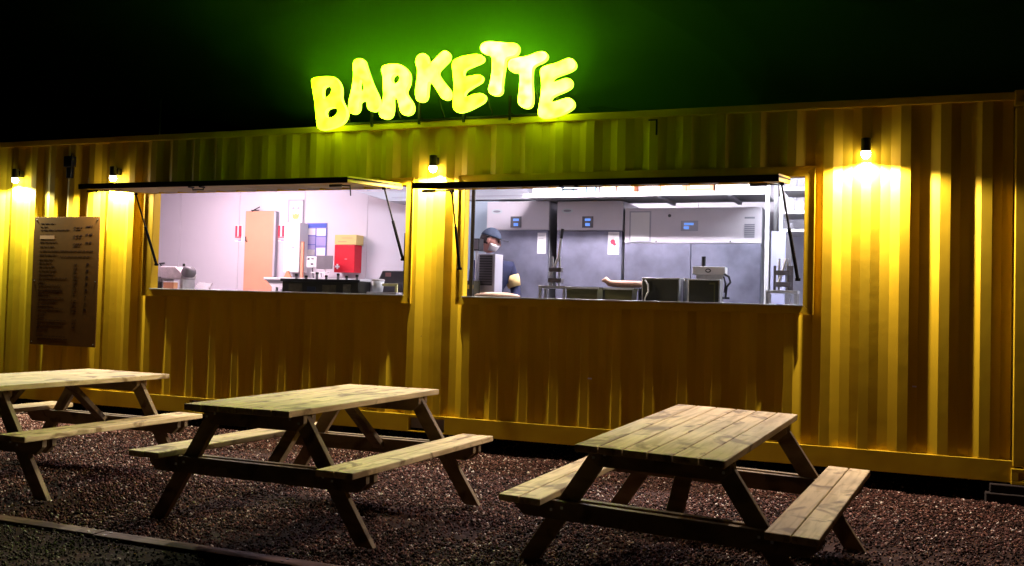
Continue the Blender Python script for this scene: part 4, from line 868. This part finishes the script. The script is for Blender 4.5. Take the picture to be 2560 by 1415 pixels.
simple('side_cupboard', 'lilac grey upright cupboard behind the short lever press', 'cupboard', (.72, 1.45, .3), [
    ('door', MB().box(.648, .78, 1.30, 1.34, .45, 2.10), mat('lilac_grey', (.42, .43, .60), rough=.5), dict(bevel=.004)),
    ('body', MB().box(.648, .83, 1.342, 1.349, .45, 2.085).box(.781, .83, 1.31, 1.341, .45, 2.085), M_GUN, dict(bevel=.003)), ('leg', MB().box(.66, .70, 1.31, 1.34, .301, .449).box(.77, .81, 1.31, 1.34, .301, .449), M_GUN, {})])
simple('white_back_panel', 'white panel behind the side rack at the far right of the kitchen', 'panel', (1.2, 2.1, .3), [('sheet', MB().box(.64, 2.0, 2.05, 2.08, .301, 2.3), mat('lilac_white', (.62, .63, .72), rough=.5), dict(bevel=.003))])

# ================================================================ PERSON
def skin_body(name, pts, edges, radii, m, parent, root=0, sub=2):
    me = bpy.data.meshes.new(name); me.from_pydata(pts, edges, []); me.update()
    o = bpy.data.objects.new(name, me); C.objects.link(o); me.materials.append(m)
    sk = o.modifiers.new('skin', 'SKIN'); sk.use_smooth_shade = True
    for i, r in enumerate(radii):
        me.skin_vertices[0].data[i].radius = r if isinstance(r, tuple) else (r, r)
        me.skin_vertices[0].data[i].use_root = (i == root)
    su = o.modifiers.new('sub', 'SUBSURF'); su.levels = sub; su.render_levels = sub
    dg = bpy.context.evaluated_depsgraph_get(); me2 = bpy.data.meshes.new_from_object(o.evaluated_get(dg))
    o.modifiers.clear(); o.data = me2; me2.name = name; o.parent = parent
    return o
pz = .30
per = thing('person', 'cook in dark cap, pale face mask and navy top with yellow arm patch', 'person', (-2.05, .98, pz))
per.rotation_euler = (0, 0, -.9); per.scale = (1.05, 1.05, 1.05)
SKINM = mat('skin', (.55, .27, .21), rough=.55)
# local frame: person faces +X (to the right), pelvis above origin
J = [(-.02, 0, .88), (.0, 0, 1.02), (.045, 0, 1.17), (.08, 0, 1.32), (.075, -.01, 1.41), (.06, -.02, 1.48),            # 0-5 spine to neck
     (-.01, .09, .84), (.03, .10, .47), (-.01, .10, .08), (.13, .11, .035),                                        # 6-9 left leg
     (-.01, -.09, .84), (.02, -.10, .47), (-.03, -.10, .08), (.11, -.11, .035),                                    # 10-13 right leg
     (.085, .17, 1.36), (.12, .23, 1.10), (.33, .16, .98), (.38, .15, .975),                                       # 14-17 left arm
     (.085, -.18, 1.36), (.21, -.235, 1.14), (.42, -.10, 1.05), (.47, -.08, 1.045)]                                   # 18-21 right arm
E_ = [(0, 1), (1, 2), (2, 3), (3, 4), (4, 5), (0, 6), (6, 7), (7, 8), (8, 9), (0, 10), (10, 11), (11, 12), (12, 13), (3, 14), (14, 15), (15, 16), (16, 17), (3, 18), (18, 19), (19, 20), (20, 21)]
RR = [(.12, .16), (.11, .14), (.115, .155), (.11, .15), (.06, .06), (.05, .05), (.085, .085), (.06, .06), (.042, .042), (.035, .045), (.085, .085), (.06, .06), (.042, .042), (.035, .045),
      (.066, .066), (.052, .052), (.036, .036), (.026, .026), (.062, .062), (.045, .045), (.032, .032), (.026, .026)]
# head, face and hands join the same figure
hc = Vector((.06, -.03, 1.60))
bod = skin_body('body', J, E_, RR, M_NAVY, per)
def head_mesh():
    bm = bmesh.new(); bmesh.ops.create_uvsphere(bm, u_segments=28, v_segments=20, radius=1)
    for v in bm.verts:
        x, y, z = v.co
        sx, sy_2, sz = .098, .076, .118
        if z < 0: sx *= 1+.04*z; sy_2 *= 1+.30*z
        q = Vector((x*sx, y*sy_2, z*sz))
        if x > .8 and abs(y) < .25: q.x += .022*math.exp(-((z+.12)/.16)**2)*math.exp(-(y/.14)**2)      # nose
        if x > .6 and abs(abs(y)-.42) < .2 and abs(z-.12) < .14: q.x -= .008                           # eye sockets
        if x > .7 and z < -.4 and abs(y) < .4: q.x += .006*math.exp(-((z+.5)/.1)**2)                    # lips
        v.co = q
    for s in (-1, 1):
        r = bmesh.ops.create_uvsphere(bm, u_segments=10, v_segments=8, radius=1)
        for v in r['verts']: v.co = Vector((v.co.x*.018-.005, s*.076+v.co.y*.009, v.co.z*.032))
    me = bpy.data.meshes.new('head'); bm.to_mesh(me); bm.free()
    for p in me.polygons: p.use_smooth = True
    return me
TH = Matrix.Rotation(1.1, 4, 'Z') @ Matrix.Rotation(.28, 4, 'Y')
hm = head_mesh(); hm.transform(Matrix.Translation(hc) @ TH); hm.materials.append(SKINM)
# hands: palm plus five skinned fingers rooted in the palm
def hand_graph(origin, s):
    pts = [Vector((0, 0, 0)), Vector((.045, 0, -.004)), Vector((.085, 0, -.008))]; ed = [(0, 1), (1, 2)]; rad = [(.02, .028), (.015, .036), (.013, .036)]
    for k, (dy, L) in enumerate(((-.028, .062), (-.009, .075), (.011, .070), (.029, .055))):
        b = len(pts); pts += [Vector((.09, dy, -.008)), Vector((.09+L*.5, dy*1.1, -.022)), Vector((.09+L*.8, dy*1.12, -.048))]
        ed += [(2, b), (b, b+1), (b+1, b+2)]; rad += [(.010, .010), (.009, .009), (.008, .008)]
    b = len(pts); pts += [Vector((.03, -s*.038, -.008)), Vector((.062, -s*.060, -.02)), Vector((.085, -s*.062, -.035))]; ed += [(0, b), (b, b+1), (b+1, b+2)]; rad += [(.014, .014), (.011, .011), (.009, .009)]
    return [tuple(Vector(origin)+p) for p in pts], ed, rad
hands = []
for idx, s in ((17, 1), (21, -1)):
    p_, e_, r_h = hand_graph(J[idx], s); hands.append(skin_body('hand', p_, e_, r_h, SKINM, per, root=0, sub=1))
# join head and hands into the one continuous body
bm = bmesh.new(); bm.from_mesh(bod.data); bod.data.materials.append(SKINM)
TROU = mat('dark_trousers', (.02, .02, .03), rough=.9); bod.data.materials.append(TROU)
for f in bm.faces:
    c_ = f.calc_center_median()
    if c_.z > 1.46: f.material_index = 1
    elif c_.z < .86: f.material_index = 2
for src in [hm] + [h.data for h in hands]:
    n0 = len(bm.faces); bm.from_mesh(src); bm.faces.ensure_lookup_table()
    for f in bm.faces[n0:]: f.material_index = 1
for f in bm.faces: f.smooth = True
bm.to_mesh(bod.data); bm.free()
for h in hands: bpy.data.objects.remove(h)
def shell(name, m, cond, sc_):
    bm = bmesh.new(); bmesh.ops.create_uvsphere(bm, u_segments=28, v_segments=20, radius=1)
    bmesh.ops.delete(bm, geom=[f for f in bm.faces if not cond(f.calc_center_median())], context='FACES')
    for v in bm.verts: v.co = Vector((v.co.x*.098*sc_, v.co.y*.080*sc_, v.co.z*.118*sc_))
    me = bpy.data.meshes.new(name); bm.to_mesh(me); bm.free(); me.transform(Matrix.Translation(hc) @ TH); me.materials.append(m)
    for p in me.polygons: p.use_smooth = True
    o = bpy.data.objects.new(name, me); C.objects.link(o); o.parent = per
    so = o.modifiers.new('solid', 'SOLIDIFY'); so.thickness = .004; return o
CAP = mat('cap_cloth', (.03, .045, .075), rough=.8, noise=.1)
cap = shell('cap', CAP, lambda c: c.z > .30, 1.10)
vis = MB(); n_ = 14
loop = [(.075+.105*math.sin(math.pi*i/(n_-1)), -.072+.144*i/(n_-1)) for i in range(n_)]
vis.add([(a, b, .040) for a, b in loop]+[(a, b, .047) for a, b in loop], [tuple(range(n_)), tuple(range(2*n_-1, n_-1, -1))]+[(i, i+n_, (i+1) % n_+n_, (i+1) % n_) for i in range(n_)])
vis.v = [tuple((Matrix.Translation(hc) @ TH) @ Vector(p)) for p in vis.v]
vo = vis.build('visor', M_BLACK, cap, bevel=.002)
shell('face_mask', mat('mask_cloth', (.72, .68, .68), rough=.9), lambda c: c.x > .15 and -.75 < c.z < -.12, 1.10)
hr = shell('hair', mat('dark_hair', (.03, .02, .02), rough=.8), lambda c: c.x < -.1 and -.35 < c.z < .35, 1.05)
for s in (-1, 1):
    MB().lathe([(.003, -.012), (.007, -.008), (.008, 0), (.007, .008), (.003, .012)], 0, 0, 10, m=Matrix.Translation(hc) @ TH @ Matrix.Translation((.090, s*.031, .016))).build('eye', M_BLACK, per, smooth=True)
pt = MB().tube([(.098, .180, 1.27), (.105, .195, 1.22), (.112, .212, 1.165)], [.074, .072, .062], 14); pt.build('arm_patch', mat('yellow_patch', (.75, .55, .22), rough=.8), per, smooth=True)

# ================================================================ BACKGROUND
M_SIL = mat('dark_cladding', (.010, .010, .012), rough=.9)
bb = thing('distant_building', 'black silhouette of a distant flat roofed building at the far left above the container', 'building', (-38, 25, 0)); P = Part(bb)
P('wall', MB().box(-50, -30.5, 22, 34, 0, 9.1), M_SIL); P('roof', MB().box(-50.2, -30.3, 21.8, 34.2, 9.101, 9.3), M_SIL)
P('roof_housing', MB().box(-44, -33, 24, 30, 9.301, 10.6), M_SIL)
ms = thing('mast', 'thin dark mast rising behind the roof left of the sign', 'mast', (-22.7, 20, 0)); P = Part(ms)
P('pole', MB().tube([(-14.09, 10, 0), (-14.09, 10, 5.95)], .02, 8), M_GALV)
ms.location = (-14.09, 10, 0)
for ch in ms.children: bpy.data.objects.remove(ch)
P = Part(ms); P('pole', MB().tube([(-14.09, 10, -.01), (-14.09, 10, 5.95)], .018, 8), M_GALV); P('base', MB().box(-14.2, -13.98, 9.9, 10.1, -.01, .05), M_GALV)

# ================================================================ ADDED HAZE over the roof, made up to carry the sign's green glow
def puff(bm, cx, cy, cz, rx, ry, rz, tilt, z0):
    r = bmesh.ops.create_icosphere(bm, subdivisions=4, radius=1)
    T = Matrix.Translation((cx, cy, cz)) @ Matrix.Rotation(tilt, 4, 'Y')
    for v in r['verts']:
        q = v.co; k = 1+.10*math.sin(3*q.x+1.7*q.z)+.07*math.sin(5*q.y-2*q.x)
        v.co = T @ Vector((q.x*rx*k, q.y*ry*k, q.z*rz*k)); v.co.z = max(v.co.z, z0)
def glow_haze(dens, g, args, label):
    bm = bmesh.new(); puff(bm, *args)
    me = bpy.data.meshes.new('glow_haze'); bm.to_mesh(me); bm.free()
    o = bpy.data.objects.new('glow_haze', me); C.objects.link(o)
    m = bpy.data.materials.new('glow_haze_%.3f' % dens); m.use_nodes = True; n = m.node_tree; n.nodes.remove(n.nodes['Principled BSDF']); me.materials.append(m)
    pv = n.nodes.new('ShaderNodeVolumePrincipled'); pv.inputs['Color'].default_value = (.42, 1, .30, 1); pv.inputs['Density'].default_value = dens; pv.inputs['Anisotropy'].default_value = g  # part of the green glow is put into the volume colour
    n.links.new(pv.outputs[0], n.nodes['Material Output'].inputs['Volume'])
    tag(o, label, 'glow_haze', 'added haze over the roof for the sign glow', 'stuff')
glow_haze(GLOW_DENSITY, .3, (-6.6, 1.6, 5.0, 7.4, 2.6, 1.45, .19, 3.10), 'added green tinted haze left of the sign over the container roof, carrying its glow')
glow_haze(GLOW_DENSITY*1.2, .3, (1.2, 1.2, 3.65, 5.9, 2.2, .85, .12, 3.10), 'added green tinted haze right of the sign, low over the roof, carrying its glow')
glow_haze(.008, .3, (-2.2, -.1, 3.5, 2.5, .9, .95, .05, 3.10), 'added haze close around the sign letters, standing in for their bloom')
